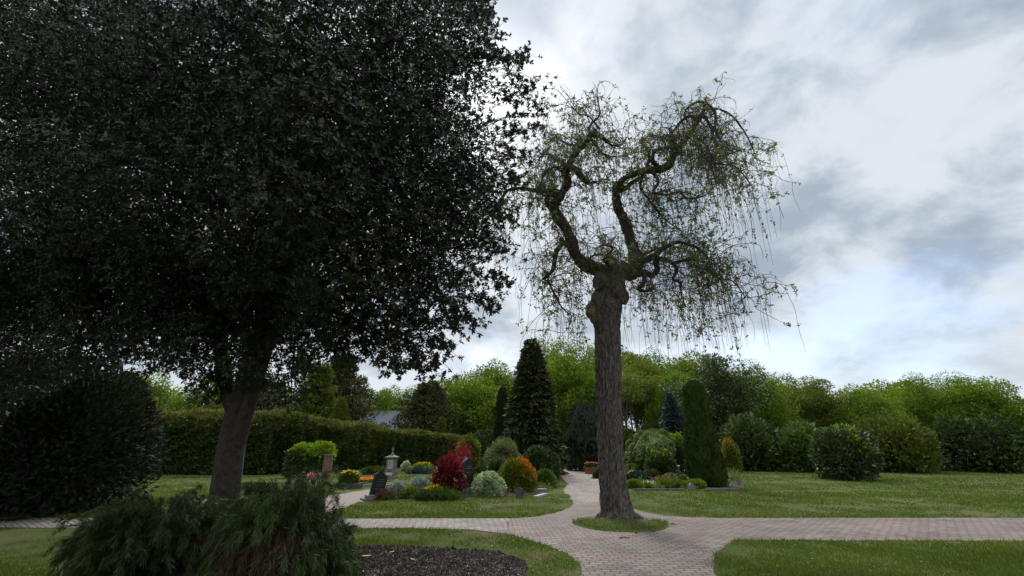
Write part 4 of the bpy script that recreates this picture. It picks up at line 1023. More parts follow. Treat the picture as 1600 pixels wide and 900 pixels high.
# house far behind the hedge
def house():
    x, y, _ = XY(600, 76); root = thing('house', 'far house with plain grey tiled roof glimpsed above the hedge', 'house', (x, y, 0))
    W, Dp, hw, hr = 11.0, 7.0, HT(672, 76) - .2, HT(642, 76)
    w_ = MB(); box(w_, (0, 0, 0), (W, Dp, hw)); w_.build('wall', 'render', root)
    r_ = MB(); a, b = W / 2 + .4, Dp / 2 + .4; rx = W / 2 - 2.3
    V = [(-a, -b, hw), (a, -b, hw), (a, b, hw), (-a, b, hw), (-rx, 0, hr), (rx, 0, hr), (-a, -b, hw - .15), (a, -b, hw - .15), (a, b, hw - .15), (-a, b, hw - .15)]
    base = r_.n; r_.add(V, [(0, 1, 5, 4), (2, 3, 4, 5), (0, 6, 7, 1), (1, 7, 8, 2), (2, 8, 9, 3), (3, 9, 6, 0), (6, 9, 8, 7)])
    r_.f.append((np.array([(1, 2, 5), (3, 0, 4)], dtype=np.int32), 0, False))
    ro = r_.build('roof', 'rooftile', root)
    for k in (-3, -1, 1.2, 3.1):
        wi = MB(); box(wi, (k, -Dp / 2 - .03, 1.0), (1.1, .06, 1.25)); f = wi.build('window', 'frame', root)
        pn = MB(); box(pn, (k, -Dp / 2 - .065, 1.08), (.94, .02, 1.09)); pn.build('pane', 'glass', f)
house()

# ------------------------------------------------------------------ left middle ground
def pillar_block():
    b = G(507, 747); x, y = b.x, b.y
    r = thing('brick_pillar', 'old brown brick pillar beside the lime green topped hedge block', 'pillar', (x, y + .2, 0), R_(12))
    mb = MB(); box(mb, (0, 0, 0), (.50, .42, 1.18), 0, 0, .86); box(mb, (0, 0, 1.182), (.47, .40, .06)); 
    m = bpy.data.materials.new('old brown brick'); N, L, bs = nodes(m); t = N.new('ShaderNodeTexCoord'); mp = N.new('ShaderNodeMapping'); mp.inputs['Rotation'].default_value = (R_(90), 0, 0)
    br = N.new('ShaderNodeTexBrick'); L.new(t.outputs['Object'], mp.inputs[0]); L.new(mp.outputs[0], br.inputs['Vector'])
    br.inputs['Color1'].default_value = (.13, .06, .032, 1); br.inputs['Color2'].default_value = (.27, .155, .085, 1); br.inputs['Mortar'].default_value = (.12, .10, .08, 1)
    br.inputs['Scale'].default_value = 1; br.inputs['Brick Width'].default_value = .2; br.inputs['Row Height'].default_value = .07; br.inputs['Mortar Size'].default_value = .008
    L.new(br.outputs[0], bs.inputs['Base Color']); bs.inputs['Roughness'].default_value = .9; M['oldbrick'] = m
    bevel(mb.build('shaft', 'oldbrick', r), .015)
    # hedge block
    c = P(486, 700, y + .9); root = thing('clipped_shrub', 'box shaped shrub with lime green top leaning over the brick pillar', 'shrub', (XY(484, y + .9)[0], y + .9, 0))
    mb = MB(); h = HT(693, y + .9); 
    for q, (ox, rr) in enumerate([(-.75, .75), (0, .8), (.6, .72), (.95, .55)]):
        dome(mb, (rr * .8, .75, .52), 1500, .17, .10, 2, 40 + q, .35, .5, .9, .6, (ox * .85, 0, h - .52 - .1 * (q % 2)), -.7, False)
    n = 6000; pz = rng.uniform(.1, h - .4, n); px_ = rng.uniform(-1.35, 1.0, n); py_ = np.where(rng.uniform(size=n) < .75, -.6, .6) + rng.normal(size=n) * .08
    leaves(mb, np.stack([px_, py_, pz], 1), rdir(n), rdir(n), .11, .06, 0)
    box(mb, (-.2, 0, 0), (2.1, 1.0, h - .3), 1)
    mb.build('foliage', ['hedge', 'core', 'lime'], root)
    st = MB(); 
    tubes(st, np.array([(0, 0, -.03), (0, 0, .6)]), np.array([.04, .03]), 6)
    st.build('stem', 'trunk', root)
pillar_block()

def flowers(name, label, cat, px, pyb, w, d, h, leafm, petm, n, npet, L=.06, group=None, pet=.05):
    b = G(px, pyb); root = thing(name, label, cat, (b.x, b.y + d / 2, 0), 0, group)
    mb = MB(); dome(mb, (w / 2, d / 2, h * .8), n, L, L * .5, 0, int(px), .2, .5, .8, .5, (0, 0, 0), -2); mb.build('foliage', leafm, root)
    fl = MB(); k = npet; a = rng.uniform(0, 6.28, k); r = np.sqrt(rng.uniform(size=k))
    p = np.stack([np.cos(a) * r * w / 2, np.sin(a) * r * d / 2, h * (1 - .25 * r ** 2) + rng.normal(size=k) * h * .08], 1)
    pr = np.repeat(p, 6, 0); aa = rng.uniform(0, 6.28, len(pr))
    leaves(fl, pr, np.stack([np.cos(aa), np.sin(aa), .35 + 0 * aa], 1), np.tile([0, -.3, 1.], (len(pr), 1)) + rdir(len(pr)) * .3, pet, pet * .7)
    fl.build('blossom', petm, root)
    return root

flowers('flower_bed', 'bright orange flowers filling a grave bed left of the leaning headstone', 'flowers', 563, 757, 2.1, .8, .24, 'midleaf', 'orange', 1300, 620, .09, pet=.07)
m_ = MB(); b = G(563, 760); box(m_, (b.x, b.y, 0), (2.3, .1, .07)); box(m_, (b.x, b.y + 1.0, 0), (2.3, .1, .07)); box(m_, (b.x - 1.15, b.y + .5, 0), (.1, .9, .072)); box(m_, (b.x + 1.15, b.y + .5, 0), (.1, .9, .072))
tag(bevel(m_.build('grave_kerb', 'granitegrey')), 'low grey stone kerb round the orange flowers', 'kerb')
b = G(541, 764)
bw = thing('stone_planter', 'dark stone trough planter holding the yellow flowers', 'planter', (b.x, b.y + .25, 0))
m_ = MB(); box(m_, (0, 0, 0), (1.0, .5, .22), 0, 0, 1.08); bevel(m_.build('trough', 'fieldstone', bw))
m_ = MB(); box(m_, (0, 0, .215), (.95, .45, .02)); m_.build('soil_fill', 'soil', bw)
fb = flowers('flower_clump', 'yellow flowers standing high over the dark stone planter', 'flowers', 541, 764, .75, .42, .5, 'midleaf', 'yellow', 1800, 60, .10, pet=.06)
for ch in fb.children: ch.location = (0, 0, .2)
b = G(488, 762)
vs = thing('grave_vase', 'dark grave vase left of the brick pillar with pink bouquet', 'vase', (b.x, b.y, 0))
m_ = MB(); zs = [0, .04, .1, .2, .32, .36]; tubes(m_, np.array([(0, 0, z) for z in zs]), np.array([.10, .09, .05, .09, .12, .11]), 16); sphere(m_, (0, 0, .34), (.1, .1, .01), 0); m_.build('body', 'metal', vs)
bq = thing('bouquet', 'pink bouquet standing in the dark grave vase', 'flowers', (b.x, b.y, .34)); m_ = MB()
n = 260; p = rdir(n) * np.array([.24, .2, .11]) + np.array([0, 0, .14]); leaves(m_, p, rdir(n), rdir(n) + np.array([0, -.5, 1]), .09, .07); m_.build('blossom', 'pink', bq)
m_ = MB(); n = 60; leaves(m_, rdir(n) * .03, rdir(n) * .6 + np.array([0, 0, .8]), rdir(n), .16, .03); m_.build('foliage', 'midleaf', bq)

# leaning headstone
def leaning():
    b = G(583, 782); root = thing('headstone', 'leaning black polished headstone with slanted top on a grey plinth at the lawn edge', 'headstone', (b.x, b.y + .2, 0), R_(32))
    s = mpp(b)
    mb = MB(); prism(mb, [(-.19, 0), (.21, 0), (.33, .46), (.31, .55), (.20, .62), (.03, .68), (-.07, .62)], -.09, .09)
    for V in mb.v: V[:, 2] += .16
    bevel(mb.build('slab', 'granite', root), .012)
    pm = MB(); box(pm, (0, 0, .06), (.62, .32, .10)); bevel(pm.build('plinth', 'granitegrey', root), .01)
    pb = MB(); box(pb, (.05, 0, -.02), (.95, .52, .078)); bevel(pb.build('base_slab', 'fieldstone', root), .012)
    for k, (z, w, x) in enumerate([(.60, .18, .12), (.54, .24, .11), (.46, .26, .09), (.40, .18, .07), (.32, .24, .05)]):
        textline(root, x - w / 2, w, -.094, z, .026)
leaning()
def monument():
    b = G(610, 748); Y = b.y + .45; root = thing('grave_monument', 'tall weathered stone monument with corniced cap and white inscription plates before the hedge', 'monument', (XY(610, Y)[0], Y, 0), R_(-8))
    H = HT(711, Y)
    k = H / 1.7
    def pt(name, mat, *bx):
        mb = MB()
        for c, s, *r in bx: box(mb, tuple(v * k for v in c), tuple(v * k for v in s), 0, 0, *(r or [1.]))
        return bevel(mb.build(name, mat, root), .012)
    pt('pedestal', 'sandstone', ((0, 0, 0), (.92, .82, .14)), ((0, 0, .142), (.80, .70, .36)), ((0, 0, .504), (.84, .74, .05)))
    pt('shaft', 'sandstone', ((0, 0, .556), (.70, .60, .90), .95))
    pt('cornice', 'sandstone', ((0, 0, 1.458), (.80, .70, .05)), ((0, 0, 1.51), (.94, .84, .05)))
    pt('cap', 'sandstone', ((0, 0, 1.562), (.86, .76, .13), .35), ((0, 0, 1.693), (.28, .26, .09)))
    pt('finial', 'sandstone', ((0, 0, 1.784), (.16, .15, .12), .6), ((0, 0, 1.905), (.09, .08, .42), .7), ((0, 0, 2.10), (.24, .07, .07)))
    f = pt('inscription_plate', 'paleplate', ((.03, -.315, .70), (.40, .03, .62)))
    pt('name_plate', 'paleplate', ((0, -.362, .22), (.52, .03, .20)))
    for z in (1.2, 1.12, 1.04, .96, .88, .80): textline(root, (.03 - .14) * k, .27 * k, -.349 * k, z * k, .03)
monument()
shrub('round_shrub', 'small pale ball of white flowers right of the monument', 'shrub', 634, 737, 722, 14, 'varieg', .08, .05, 1800)
shrub('low_shrub', 'yellow green low shrub before the hedge right of the monument', 'shrub', 660, 738, 724, 34, 'lowgreen', .1, .05, 2500, tip='yellow', tipf=.03)
shrub('blue_shrub', 'flat blue green ground shrub on the lawn edge before the hedge', 'shrub', 655, 741, 734, 40, 'bluecon', .1, .04, 2200)
shrub('low_shrub', 'dark green low shrub at the foot of the hedge left of the monument', 'shrub', 585, 742, 730, 40, 'hedge', .1, .05, 2200)

# planted bed in the middle
shrub('red_shrub', 'dark red leaved shrub beside the black upright headstone', 'shrub', 699, 779, 708, 50, 'red', .075, .045, 3800, tip='brightred', tipf=.06, lump=.34, gap=-.15, depth=.9, core_m=False)
shrub('azalea', 'crimson flowering azalea rising behind the dark red shrub', 'shrub', 720, 748, 688, 42, 'brightred', .08, .045, 1700, lump=.4, gap=-.2, core_m=False)
def black_stone():
    b = G(728, 774); root = thing('headstone', 'upright black polished headstone with pointed top on a pale stone base', 'headstone', (b.x, b.y + .25, 0), R_(38))
    mb = MB(); prism(mb, [(-.20, 0), (.20, 0), (.20, .82), (.12, .95), (0, 1.02), (-.12, .95), (-.20, .86)], -.085, .085)
    for V in mb.v: V[:, 2] += .24
    bevel(mb.build('slab', 'granite', root), .012)
    pm = MB(); box(pm, (0, 0, -.02), (.60, .34, .262)); bevel(pm.build('plinth', 'granitegrey', root), .01)
    for z, w in ((.95, .2), (.88, .26), (.75, .24), (.68, .16)): textline(root, -w / 2, w, -.089, z, .03)
black_stone()
shrub('variegated_shrub', 'round cream variegated shrub right of the black upright headstone', 'shrub', 764, 777, 738, 48, 'varieg', .07, .035, 7500, gap=-.9)
shrub('spiraea', 'rounded green bush with bright orange young leaves on its right top', 'shrub', 809, 770, 718, 58, 'oakleaf', .075, .04, 9000, tip='orangetip', tipf=.14, tx=.20, lump=.2)
shrub('box_ball', 'small light green round shrub right of the orange tipped bush', 'shrub', 851, 763, 735, 36, 'midleaf', .07, .035, 5000)
shrub('rhododendron', 'large dark glossy mound left of the path before the tall cypress', 'shrub', 842, 752, 698, 66, 'darkleaf', .10, .045, 11000, lump=.1)
shrub('pieris', 'tall bushy pale green shrub left of the dark glossy mound', 'shrub', 784, 752, 683, 56, 'pieris', .10, .04, 9000, lump=.25, gap=-.7)
shrub('dark_shrub', 'dark bush between the pale green shrub and the variegated one', 'shrub', 778, 762, 716, 34, 'darkleaf', .09, .04, 5000, lump=.25)
shrub('low_shrub', 'low dark green conifer right behind the black upright headstone', 'shrub', 750, 758, 728, 30, 'hedge', .09, .04, 3500, lump=.3)
for px, pyb, pyt, w, mt, lab, nm in [(655, 771, 746, 26, 'silver', 'clump of silver grey upright foliage left of the red shrub', 'silver_plant'), (618, 779, 757, 24, 'silver', 'smaller silver leaved clump right of the leaning headstone', 'silver_plant'),
                                 (640, 780, 764, 24, 'lowgreen', 'green leafy clump between the two silver clumps', 'low_plant'), (600, 782, 768, 26, 'heather', 'brownish heather clump at the foot of the leaning headstone', 'heather'),
                                 (680, 781, 760, 44, 'lowgreen', 'yellowish low shrub in front of the red shrub', 'low_plant'), (668, 783, 769, 30, 'hedge', 'dark low plant at the front edge of the bed', 'low_plant'), (700, 783, 770, 36, 'midleaf', 'low green clump below the red shrub', 'low_plant'),
                                 (722, 757, 738, 18, 'lowgreen', 'yellow green clump left of the black upright headstone', 'low_plant'), (746, 762, 742, 14, 'lowgreen', 'thin green clump right of the black upright headstone', 'low_plant')]:
    shrub(nm, lab, 'plant', px, pyb, pyt, w, mt, .085, .028, 2600 if w > 20 else 1400, lump=.35, gap=-.4, up=.9, stems=False, tip='yellow' if 'yellowish' in lab else None, tipf=.02)
def filler(name, lab, poly, mat, n, hmin, hmax, seed, L=.09, W=.022, up=1.2, thr=0.):
    xs = [p.x for p in poly]; ys = [p.y for p in poly]
    X = rng.uniform(min(xs), max(xs), n); Y = rng.uniform(min(ys), max(ys), n)
    ok = inside(poly, X, Y) & (nzf(np.stack([X, Y, 0 * X], 1), 1.6, seed) > thr); X, Y = X[ok], Y[ok]; m = len(X); per = 26
    hh = rng.uniform(hmin, hmax, m) * (1 + .5 * nzf(np.stack([X, Y, 0 * X], 1), 2.5, seed + 1))
    r = rng.normal(size=(m, per, 3)) * .07; z = np.abs(rng.normal(size=(m, per))) * hh[:, None] * .55
    p = np.stack([X[:, None] + r[..., 0], Y[:, None] + r[..., 1], z + .01], -1).reshape(-1, 3); k = len(p)
    mb = MB(); leaves(mb, p, rdir(k) * .8 + np.array([0, 0, up]), rdir(k) + np.array([0, -.5, .5]), L * rng.uniform(.6, 1.5, k), W * rng.uniform(.7, 1.4, k))
    o = mb.build(name, mat, kind='stuff'); o['label'] = lab
filler('ground_cover', 'leafy green ground cover filling the middle bed', bedl_o, 'midleaf', 1500, .08, .22, 1, thr=-.3)
filler('ground_cover', 'yellow green ground cover in patches of the middle bed', bedl_o, 'lowgreen', 900, .08, .26, 2, thr=.05)
filler('ground_cover', 'brownish dry stems among the middle bed plants', bedl_o, 'heather', 500, .06, .2, 3, thr=.2)
filler('ground_cover', 'leafy green ground cover filling the right bed', bedr_o, 'midleaf', 2600, .08, .26, 4, L=.12, W=.035, thr=-.4)
filler('ground_cover', 'yellow green ground cover in patches of the right bed', bedr_o, 'lowgreen', 1500, .1, .34, 5, L=.12, W=.035, thr=0)
filler('ground_cover', 'pale pinkish low flowers in patches of the right bed', bedr_o, 'heather', 700, .08, .3, 6, L=.11, W=.04, thr=.2)
filler('bed_blossom', 'small white blossoms scattered in the right bed', bedr_o, 'white', 60, .1, .4, 7, L=.05, W=.04, thr=.2)
# field stones and kerb pieces
def stone(name, label, px, pyb, w, h, d, mat, seed, lean=0):
    b = G(px, pyb); root = thing(name, label, 'stone', (b.x, b.y + d / 2, 0), lean); mb = MB()
    outl = [(-w / 2, -.03), (w / 2, -.03), (w / 2 * 1.02, h * .62), (w / 2 * .8, h * .86), (w / 2 * .35, h * .98), (-w / 2 * .3, h), (-w / 2 * .78, h * .88), (-w / 2, h * .6)]
    prism(mb, outl, -d / 2, d / 2); o = mb.build('body', mat, root); bevel(o, .03, 3); return root
stone('grave_stone', 'small round topped mossy stone in front of the orange tipped bush', 812, 779, .24, .32, .14, 'fieldstone', 1)
stone('grave_stone', 'little round grey stone at the right bed edge near the thuja cone', 1083, 766, .26, .24, .18, 'granitegrey', 2)
b = G(846, 779); t_ = MB(); box(t_, (0, 0, -.02), (.16, 1.0, .10)); o = bevel(t_.build('kerb_stone', 'concrete')); o.location = (b.x, b.y + .5, 0); o.rotation_euler = (0, 0, R_(-24)); tag(o, 'pale straight kerb stone lying slantwise below the small round shrub', 'kerb')
b = G(843, 769); t_ = MB(); box(t_, (0, 0, -.02), (.62, .34, .12), 0, R_(10)); o = bevel(t_.build('grave_plate', 'granitegrey')); o.location = (b.x, b.y + .3, 0); tag(o, 'flat grey grave plate under the small round shrub', 'grave plate')

# graves far left of centre behind the azalea
for i, (px, py, w, h, lab) in enumerate([(737, 722, .5, .7, 'small pale grave marker behind the black headstone, left one'), (757, 724, .45, .8, 'pale rounded grave marker seen left of the pale green shrub'), (764, 726, .35, .5, 'low white grave marker seen beside the pale green shrub'), (700, 726, .5, .45, 'low pinkish grave marker far behind the red shrub')]):
    s_ = stone('grave_marker', lab, px, py, w, h, .16, 'concrete', i); s_['group'] = 'far grave markers behind the azalea'
shrub('low_shrub', 'low dark cushion among the far grave markers', 'shrub', 748, 728, 716, 22, 'hedge', .12, .06, 1500)
shrub('round_bush', 'large round pale bush behind the azalea', 'shrub', 730, 715, 682, 36, 'oakleaf', .16, .08, 3500, Y=40)

# ------------------------------------------------------------------ right beds
def weeping_dwarf():
    Y = 27.5; px = 1022; H = HT(665, Y); R = 33 * Y / FOC; root = thing('weeping_shrub', 'rounded weeping dwarf tree with light green cascading leaves on the right', 'shrub', XY(px, Y))
    mb = MB(); n = 15000; d = rdir(n); d[:, 2] = np.where(d[:, 2] < -.3, -d[:, 2], d[:, 2]); rr = 1 + .22 * nzf(d, 2.8, 4) - .3 * rng.uniform(size=n) ** 2
    p = d * np.array([R, R, H * .52]) * rr[:, None]; p[:, 2] = np.maximum(p[:, 2] + H * .48, .1)
    leaves(mb, p, unit(d * np.array([.5, .5, 0]) + rdir(n) * .3 + np.array([0, 0, -.75])), d + rdir(n) * .5, .17, .06)
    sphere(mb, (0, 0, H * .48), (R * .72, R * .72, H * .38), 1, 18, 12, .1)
    mb.build('crown', ['willow', 'core'], root)
    tk = MB(); tubes(tk, np.array([(0, 0, -.05), (.05, 0, H * .4), (0, 0, H * .8)]), np.array([.09, .07, .03]), 8); tk.build('trunk', 'trunk', root)
weeping_dwarf()
shrub('rhododendron', 'dark glossy shrub with lime new shoots left of the bronze grave lamp', 'shrub', 1036, 753, 705, 52, 'darkleaf', .09, .04, 9000, tip='lime', tipf=.10)
shrub('rhododendron', 'taller dark glossy shrub with lime crown beside the thuja cone', 'shrub', 1060, 745, 678, 44, 'darkleaf', .10, .045, 8000, tip='lime', tipf=.28)
shrub('red_maple', 'reddish brown bush between the tall lime crowned shrub and the thuja cone', 'shrub', 1078, 742, 688, 18, 'heather', .09, .05, 2600, lump=.3)
shrub('dark_shrub', 'low dark green shrub beside the ash trunk on the right', 'shrub', 998, 757, 738, 34, 'bluecon', .09, .04, 3600, lump=.2)
shrub('dark_shrub', 'low dark spreading shrub in front of the bronze grave lamp', 'shrub', 1018, 755, 736, 26, 'hedge', .09, .04, 2600, lump=.2)
for px, pyb, pyt, w, lab in [(988, 737, 725, 13, 'left of two small clipped green balls beside the ash trunk'), (1000, 738, 726, 14, 'right of two small clipped green balls beside the ash trunk')]:
    shrub('box_ball', lab, 'shrub', px, pyb, pyt, w, 'willow', .07, .035, 2200, lump=.05, group='clipped balls in the right bed')
for px, pyb, pyt, w, mt, tip, lab, nm in [(1038, 763, 747, 46, 'lowgreen', 'heather', 'pinkish brown heather carpet in the middle of the right bed', 'heather'), (1065, 763, 752, 34, 'lowgreen', None, 'fresh green low clump right of the heather carpet', 'low_plant'),
                                      (992, 764, 752, 22, 'lowgreen', None, 'long bladed green clump against the ash trunk', 'low_plant'), (1012, 763, 754, 30, 'lowgreen', 'white', 'low clump with white flowers at the front kerb', 'low_plant'),
                                      (1018, 745, 732, 26, 'lowgreen', None, 'yellow green clump below the weeping dwarf tree', 'low_plant'), (1076, 755, 743, 18, 'heather', None, 'brownish clump at the foot of the bronze grave lamp', 'low_plant'), (990, 748, 738, 20, 'pieris', 'white', 'pale flowering clump near the ash trunk', 'low_plant'),
                                      (985, 718, 706, 20, 'heather', 'pink', 'dull pink flowering bush far right of the ash trunk', 'low_plant')]:
    shrub(nm, lab, 'plant', px, pyb, pyt, w, mt, .085, .03, 2600, lump=.3, gap=-.5, up=.8, stems=False, tip=tip, tipf=.25 if tip == 'heather' else .12)
shrub('orange_shrub', 'orange leaved shrub at the far right edge beyond the thuja cone', 'shrub', 1146, 738, 684, 26, 'oakleaf', .1, .05, 3000, tip='orangetip', tipf=.12)
def lamp_():
    b = G(1062, 752); root = thing('grave_lamp', 'dark bronze pillar shaped grave lamp with pale top left of the thuja cone', 'grave lamp', (b.x, b.y + .2, 0), R_(20))
    mb = MB(); box(mb, (0, 0, 0), (.30, .26, .08)); box(mb, (0, 0, .082), (.17, .15, .62), 0, 0, 1.25); bevel(mb.build('post', 'metal', root), .008)
    mb = MB(); box(mb, (0, 0, .704), (.27, .22, .06)); bevel(mb.build('cap', 'paleplate', root), .008)
lamp_()
def statue():
    b = G(1079, 757); root = thing('garden_statue', 'small pale stone urn on a slender foot before the thuja cone', 'urn', (b.x, b.y + .2, 0))
    mb = MB(); zs = [0, .06, .07, .25, .36, .42, .52, .60, .63]; rs = [.13, .13, .08, .07, .11, .06, .13, .15, .12]; tubes(mb, np.array([(0, 0, z) for z in zs]), np.array(rs), 18); sphere(mb, (0, 0, .62), (.11, .11, .05), 0); mb.build('body', 'concrete', root)
statue()
for px, pyb, pyt, w, mt, tip, lab in [(1006, 748, 722, 26, 'midleaf', None, 'mid green round shrub below the left side of the weeping dwarf tree'), (1024, 752, 728, 24, 'lowgreen', 'white', 'light green flowering shrub under the weeping dwarf tree'),
                                      (976, 728, 705, 26, 'hedge', None, 'dark shrub pressed against the right side of the ash trunk'), (1048, 760, 742, 22, 'pieris', None, 'pale green tuft below the lime tipped shrub'), (1068, 762, 746, 20, 'midleaf', None, 'green tuft at the foot of the stone urn'),
                                      (997, 728, 712, 24, 'lowgreen', 'yellow', 'yellow flowering mound behind the clipped balls'), (1088, 764, 752, 26, 'lowgreen', None, 'low green fringe at the foot of the thuja cone')]:
    shrub('round_shrub', lab, 'shrub', px, pyb, pyt, w, mt, .09, .04, 2600, tip=tip, tipf=.12, lump=.25)
# kerb along the right bed
k1 = G(990, 767); k2 = G(1069, 767); k3 = G(1100, 767.5); k4 = G(1150, 767)
for a, b_, lab in [(k1, k2, 'low dark stone kerb along the planted right bed'), (k3, k4, 'low dark stone kerb in front of the thuja cone')]:
    mb = MB(); box(mb, (0, 0, -.02), ((b_ - a).length, .09, .10)); o = bevel(mb.build('grave_kerb', 'fieldstone')); o.location = ((a + b_) / 2); o.rotation_euler = (0, 0, math.atan2(b_.y - a.y, b_.x - a.x)); tag(o, lab, 'kerb')

# beside the far path
b = G(926, 741); pl_ = thing('planter', 'rust brown planter box beside the far path left of the ash trunk', 'planter', (b.x, b.y + .3, 0))
mb = MB(); box(mb, (0, 0, 0), (.8, .55, .42), 0, 0, 1.06); bevel(mb.build('box', 'terracotta', pl_)); mb = MB(); box(mb, (0, 0, .405), (.78, .53, .02)); mb.build('soil_fill', 'soil', pl_)
fb = flowers('flower_clump', 'orange red flowers in the rust brown planter', 'flowers', 926, 741, .9, .6, .30, 'midleaf', 'orangetip', 900, 130, .08, pet=.07)
for ch in fb.children: ch.location = (0, 0, .4)
shrub('small_tree', 'little lime green ball shaped bush behind the rust brown planter', 'shrub', 922, 735, 703, 12, 'lowgreen', .12, .07, 1600, Y=38)
for px, pyb, pyt, w, mt, lab in [(905, 722, 712, 14, 'midleaf', 'low green cushion where the far path bends'), (913, 729, 717, 18, 'hedge', 'dark low bush beside the far path'), (898, 719, 712, 10, 'yellow', 'tiny yellow clump at the far end of the path'), (935, 748, 737, 14, 'hedge', 'dark low bush pressed against the ash trunk on its left'),
                                (912, 718, 706, 12, 'heather', 'rusty bush far behind beside the path end')]:
    shrub('path_shrub', lab, 'shrub', px, pyb, pyt, w, mt, .12, .06, 1300, group='little shrubs beside the far path', lump=.25)
for px, py, w, lab in [(909, 733, .35, 'pale flat stone at the bend of the far path'), (921, 739, .3, 'small pale boulder beside the far path'), (928, 747, .4, 'grey flat boulder at the path edge close to the ash trunk')]:
    b = G(px, py); root = thing('edge_stone', lab, 'stone', (b.x, b.y, 0), 0, 'stones along the far path'); mb = MB(); sphere(mb, (0, 0, .02), (w / 2, w / 2.6, w / 4), 0, 12, 8, .15, int(px)); mb.build('body', 'concrete', root)
# far post
b = G(889.5, 712.5, .0); 
mb = MB(); x, y, _ = XY(889.5, 60); box(mb, (0, 0, 0), (.22, .16, .9)); box(mb, (0, 0, .9), (.26, .2, .14), 0, 0, .6); o = bevel(mb.build('grave_marker', 'concrete')); o.location = (x, y, 0); tag(o, 'tiny pale grave marker in the dark at the end of the path', 'stone')

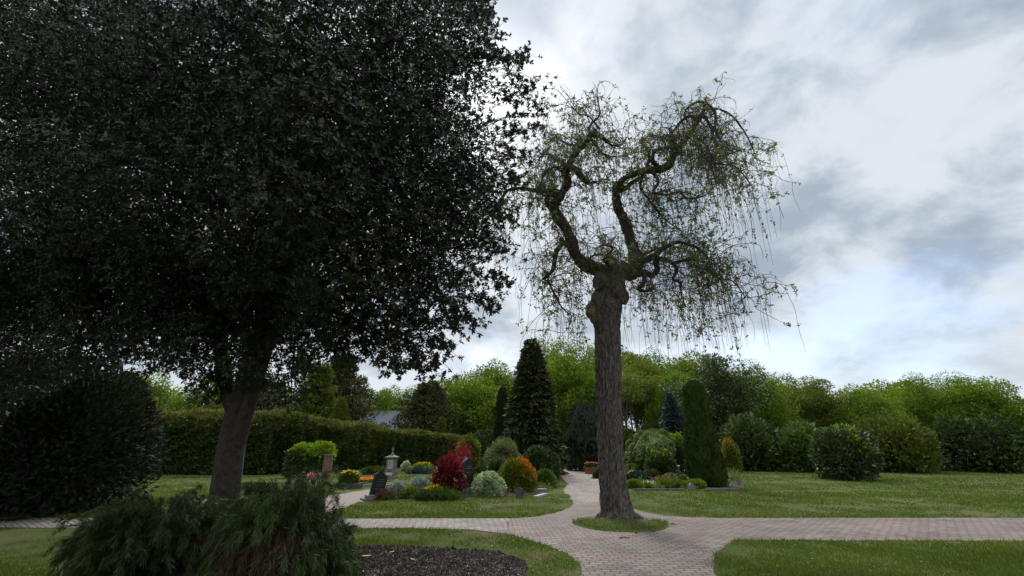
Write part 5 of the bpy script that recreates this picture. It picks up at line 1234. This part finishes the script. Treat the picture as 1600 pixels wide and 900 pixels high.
# ------------------------------------------------------------------ feathery shrub near left corner
def corner():
    root_p = np.array([-2.62, 5.9, 0.]); root = thing('feathery_pine', 'soft feathery dark green shrub with dead brown twigs in the lower left corner', 'shrub', tuple(root_p))
    mb = MB(); tk = MB(); dt = MB()
    n = 520
    a = rng.uniform(0, 6.28, n); rad = np.sqrt(rng.uniform(size=n))
    ex = np.cos(a) * rad * .78; ey = np.sin(a) * rad * .9
    # envelope: taller in the left half, spilling right low
    H = 1.50 * (1 - .30 * rad ** 2.2) * np.where(ex > .22, .74, 1.0) * np.where(ex > .5, .8, 1.0)
    t = np.linspace(0, 1, 12)
    B = np.stack([ex * .25 - .1, ey * .25, 0 * ex], 1)
    Tm = np.stack([ex * .85, ey * .85, H * rng.uniform(.5, 1.05, n)], 1)
    E = Tm + np.stack([np.cos(a) * .16, np.sin(a) * .16, -rng.uniform(.15, .75, n)], 1) + rng.normal(size=(n, 3)) * .07
    tt = t[None, :, None]
    pts = B[:, None] * (1 - tt) ** 2 + 2 * (Tm * 1.12)[:, None] * tt * (1 - tt) + E[:, None] * tt ** 2
    pts[..., 2] = np.maximum(pts[..., 2], .02)
    tubes(tk, pts, np.repeat(np.linspace(.008, .002, 12)[None], n, 0), 3)
    # soft needles along the outer two thirds
    per = 210
    idx = rng.uniform(3, 10.99, (n, per)); i0 = idx.astype(int); f = (idx - i0)[..., None]
    ar = np.arange(n)[:, None]
    p = pts[ar, i0] * (1 - f) + pts[ar, i0 + 1] * f; tdir = unit(pts[ar, i0 + 1] - pts[ar, i0])
    p = p.reshape(-1, 3); tdir = tdir.reshape(-1, 3); k = len(p)
    D = unit(tdir * .9 + rdir(k) * .65 + np.array([0, 0, -.35]))
    L = rng.uniform(.05, .12, k)
    dead = (p[:, 0] < .34 + .1 * nzf(p, 4, 9)) & (p[:, 0] > -.42 + .12 * nzf(p, 4, 19)) & (p[:, 2] < .72 + .16 * nzf(p, 3, 8)) & (p[:, 1] < .3) & (rng.uniform(size=k) < .97)
    p += rng.normal(size=p.shape) * .012
    leaves(mb, p[~dead], D[~dead], rdir(int((~dead).sum())), L[~dead], .0065)
    q = dead & (rng.uniform(size=k) < .35)
    leaves(dt, p[q], D[q], rdir(int(q.sum())), L[q] * 1.5, .005)
    # long dead strands
    m = 420; s = np.stack([rng.uniform(-.42, .28, m), rng.uniform(-.75, -.2, m), rng.uniform(.25, .80, m)], 1)
    e = s + np.stack([rng.normal(size=m) * .14, rng.normal(size=m) * .1, -rng.uniform(.15, .55, m)], 1); e[:, 2] = np.maximum(e[:, 2], .01)
    u = np.linspace(0, 1, 7)[None, :, None]; st = s[:, None] * (1 - u) + e[:, None] * u + np.sin(u * 3.1) * rng.normal(size=(m, 1, 3)) * .05
    tubes(dt, st, np.full((m, 7), .0032), 3)
    sphere(mb, (-.1, 0, .35), (.62, .48, .45), 1, 16, 12, .2, 5)
    mb.build('foliage', ['pine', 'core'], root); dt.build('dead_twigs', 'drytwig', root); tk.build('stem', 'holly_stem', root)
    r2 = dup(root, 'second feathery shrub left of the corner one', tuple(root_p + np.array([-2.3, .9, 0])), 2.0, (1.05, 1.05, .8)); r2['group'] = 'feathery shrubs in the lower left'; root['group'] = 'feathery shrubs in the lower left'
corner()

# ------------------------------------------------------------------ litter: a few single things
def leaf_thing(px, py, lab, s=.09, rz=.3):
    b = G(px, py); root = thing('dry_leaf', lab, 'leaf', (b.x, b.y, .03), rz); mb = MB()
    u = np.linspace(-1, 1, 9); V = []; 
    for x in u:
        w = (1 - x * x) ** .7 * .3
        for yv in (-1, 0, 1): V.append((x * s, yv * w * s, .25 * s * abs(yv) * w * 2 + .18 * s * x * x))
    F = [(i * 3 + j, (i + 1) * 3 + j, (i + 1) * 3 + j + 1, i * 3 + j + 1) for i in range(8) for j in range(2)]
    mb.add(V, F, 0, True); o = mb.build('blade', 'drypale', root); o.modifiers.new('thick', 'SOLIDIFY').thickness = .002
leaf_thing(571, 873, 'large curled pale leaf on the dark soil by the feathery shrub', .085, .2)
leaf_thing(612, 866, 'smaller pale leaf on the soil right of the large one', .055, 1.)
leaf_thing(645, 878, 'thin pale leaf in the middle of the soil bed', .05, -.5)
leaf_thing(566, 897, 'pale leaf at the bottom edge of the soil bed', .05, 2.2)
def twig_thing(px, py, lab, s, rz):
    b = G(px, py); root = thing('fallen_twig', lab, 'twig', (b.x, b.y, .012), rz); mb = MB()
    tubes(mb, catmull([(-s, 0, 0), (-s * .3, .02, .008), (s * .3, -.01, .004), (s, .02, 0)], 10), np.linspace(.012, .005, 10), 6)
    tubes(mb, catmull([(0, 0, .005), (s * .2, .05, .01), (s * .35, .09, .004)], 6), np.linspace(.006, .003, 6), 5); mb.build('stick', 'twigdark', root)
twig_thing(977, 841.5, 'longest dark twig lying on the paving in front of the grass island', .11, .1)
twig_thing(1022, 831.5, 'short thick dark twig on the paving right of the grass island tip', .05, .2)
twig_thing(1052, 820, 'dark twig at the right tip of the grass island', .07, -.3)
twig_thing(995, 834, 'tiny dark twig just below the grass island', .03, .9)
print('objects', len(bpy.data.objects))
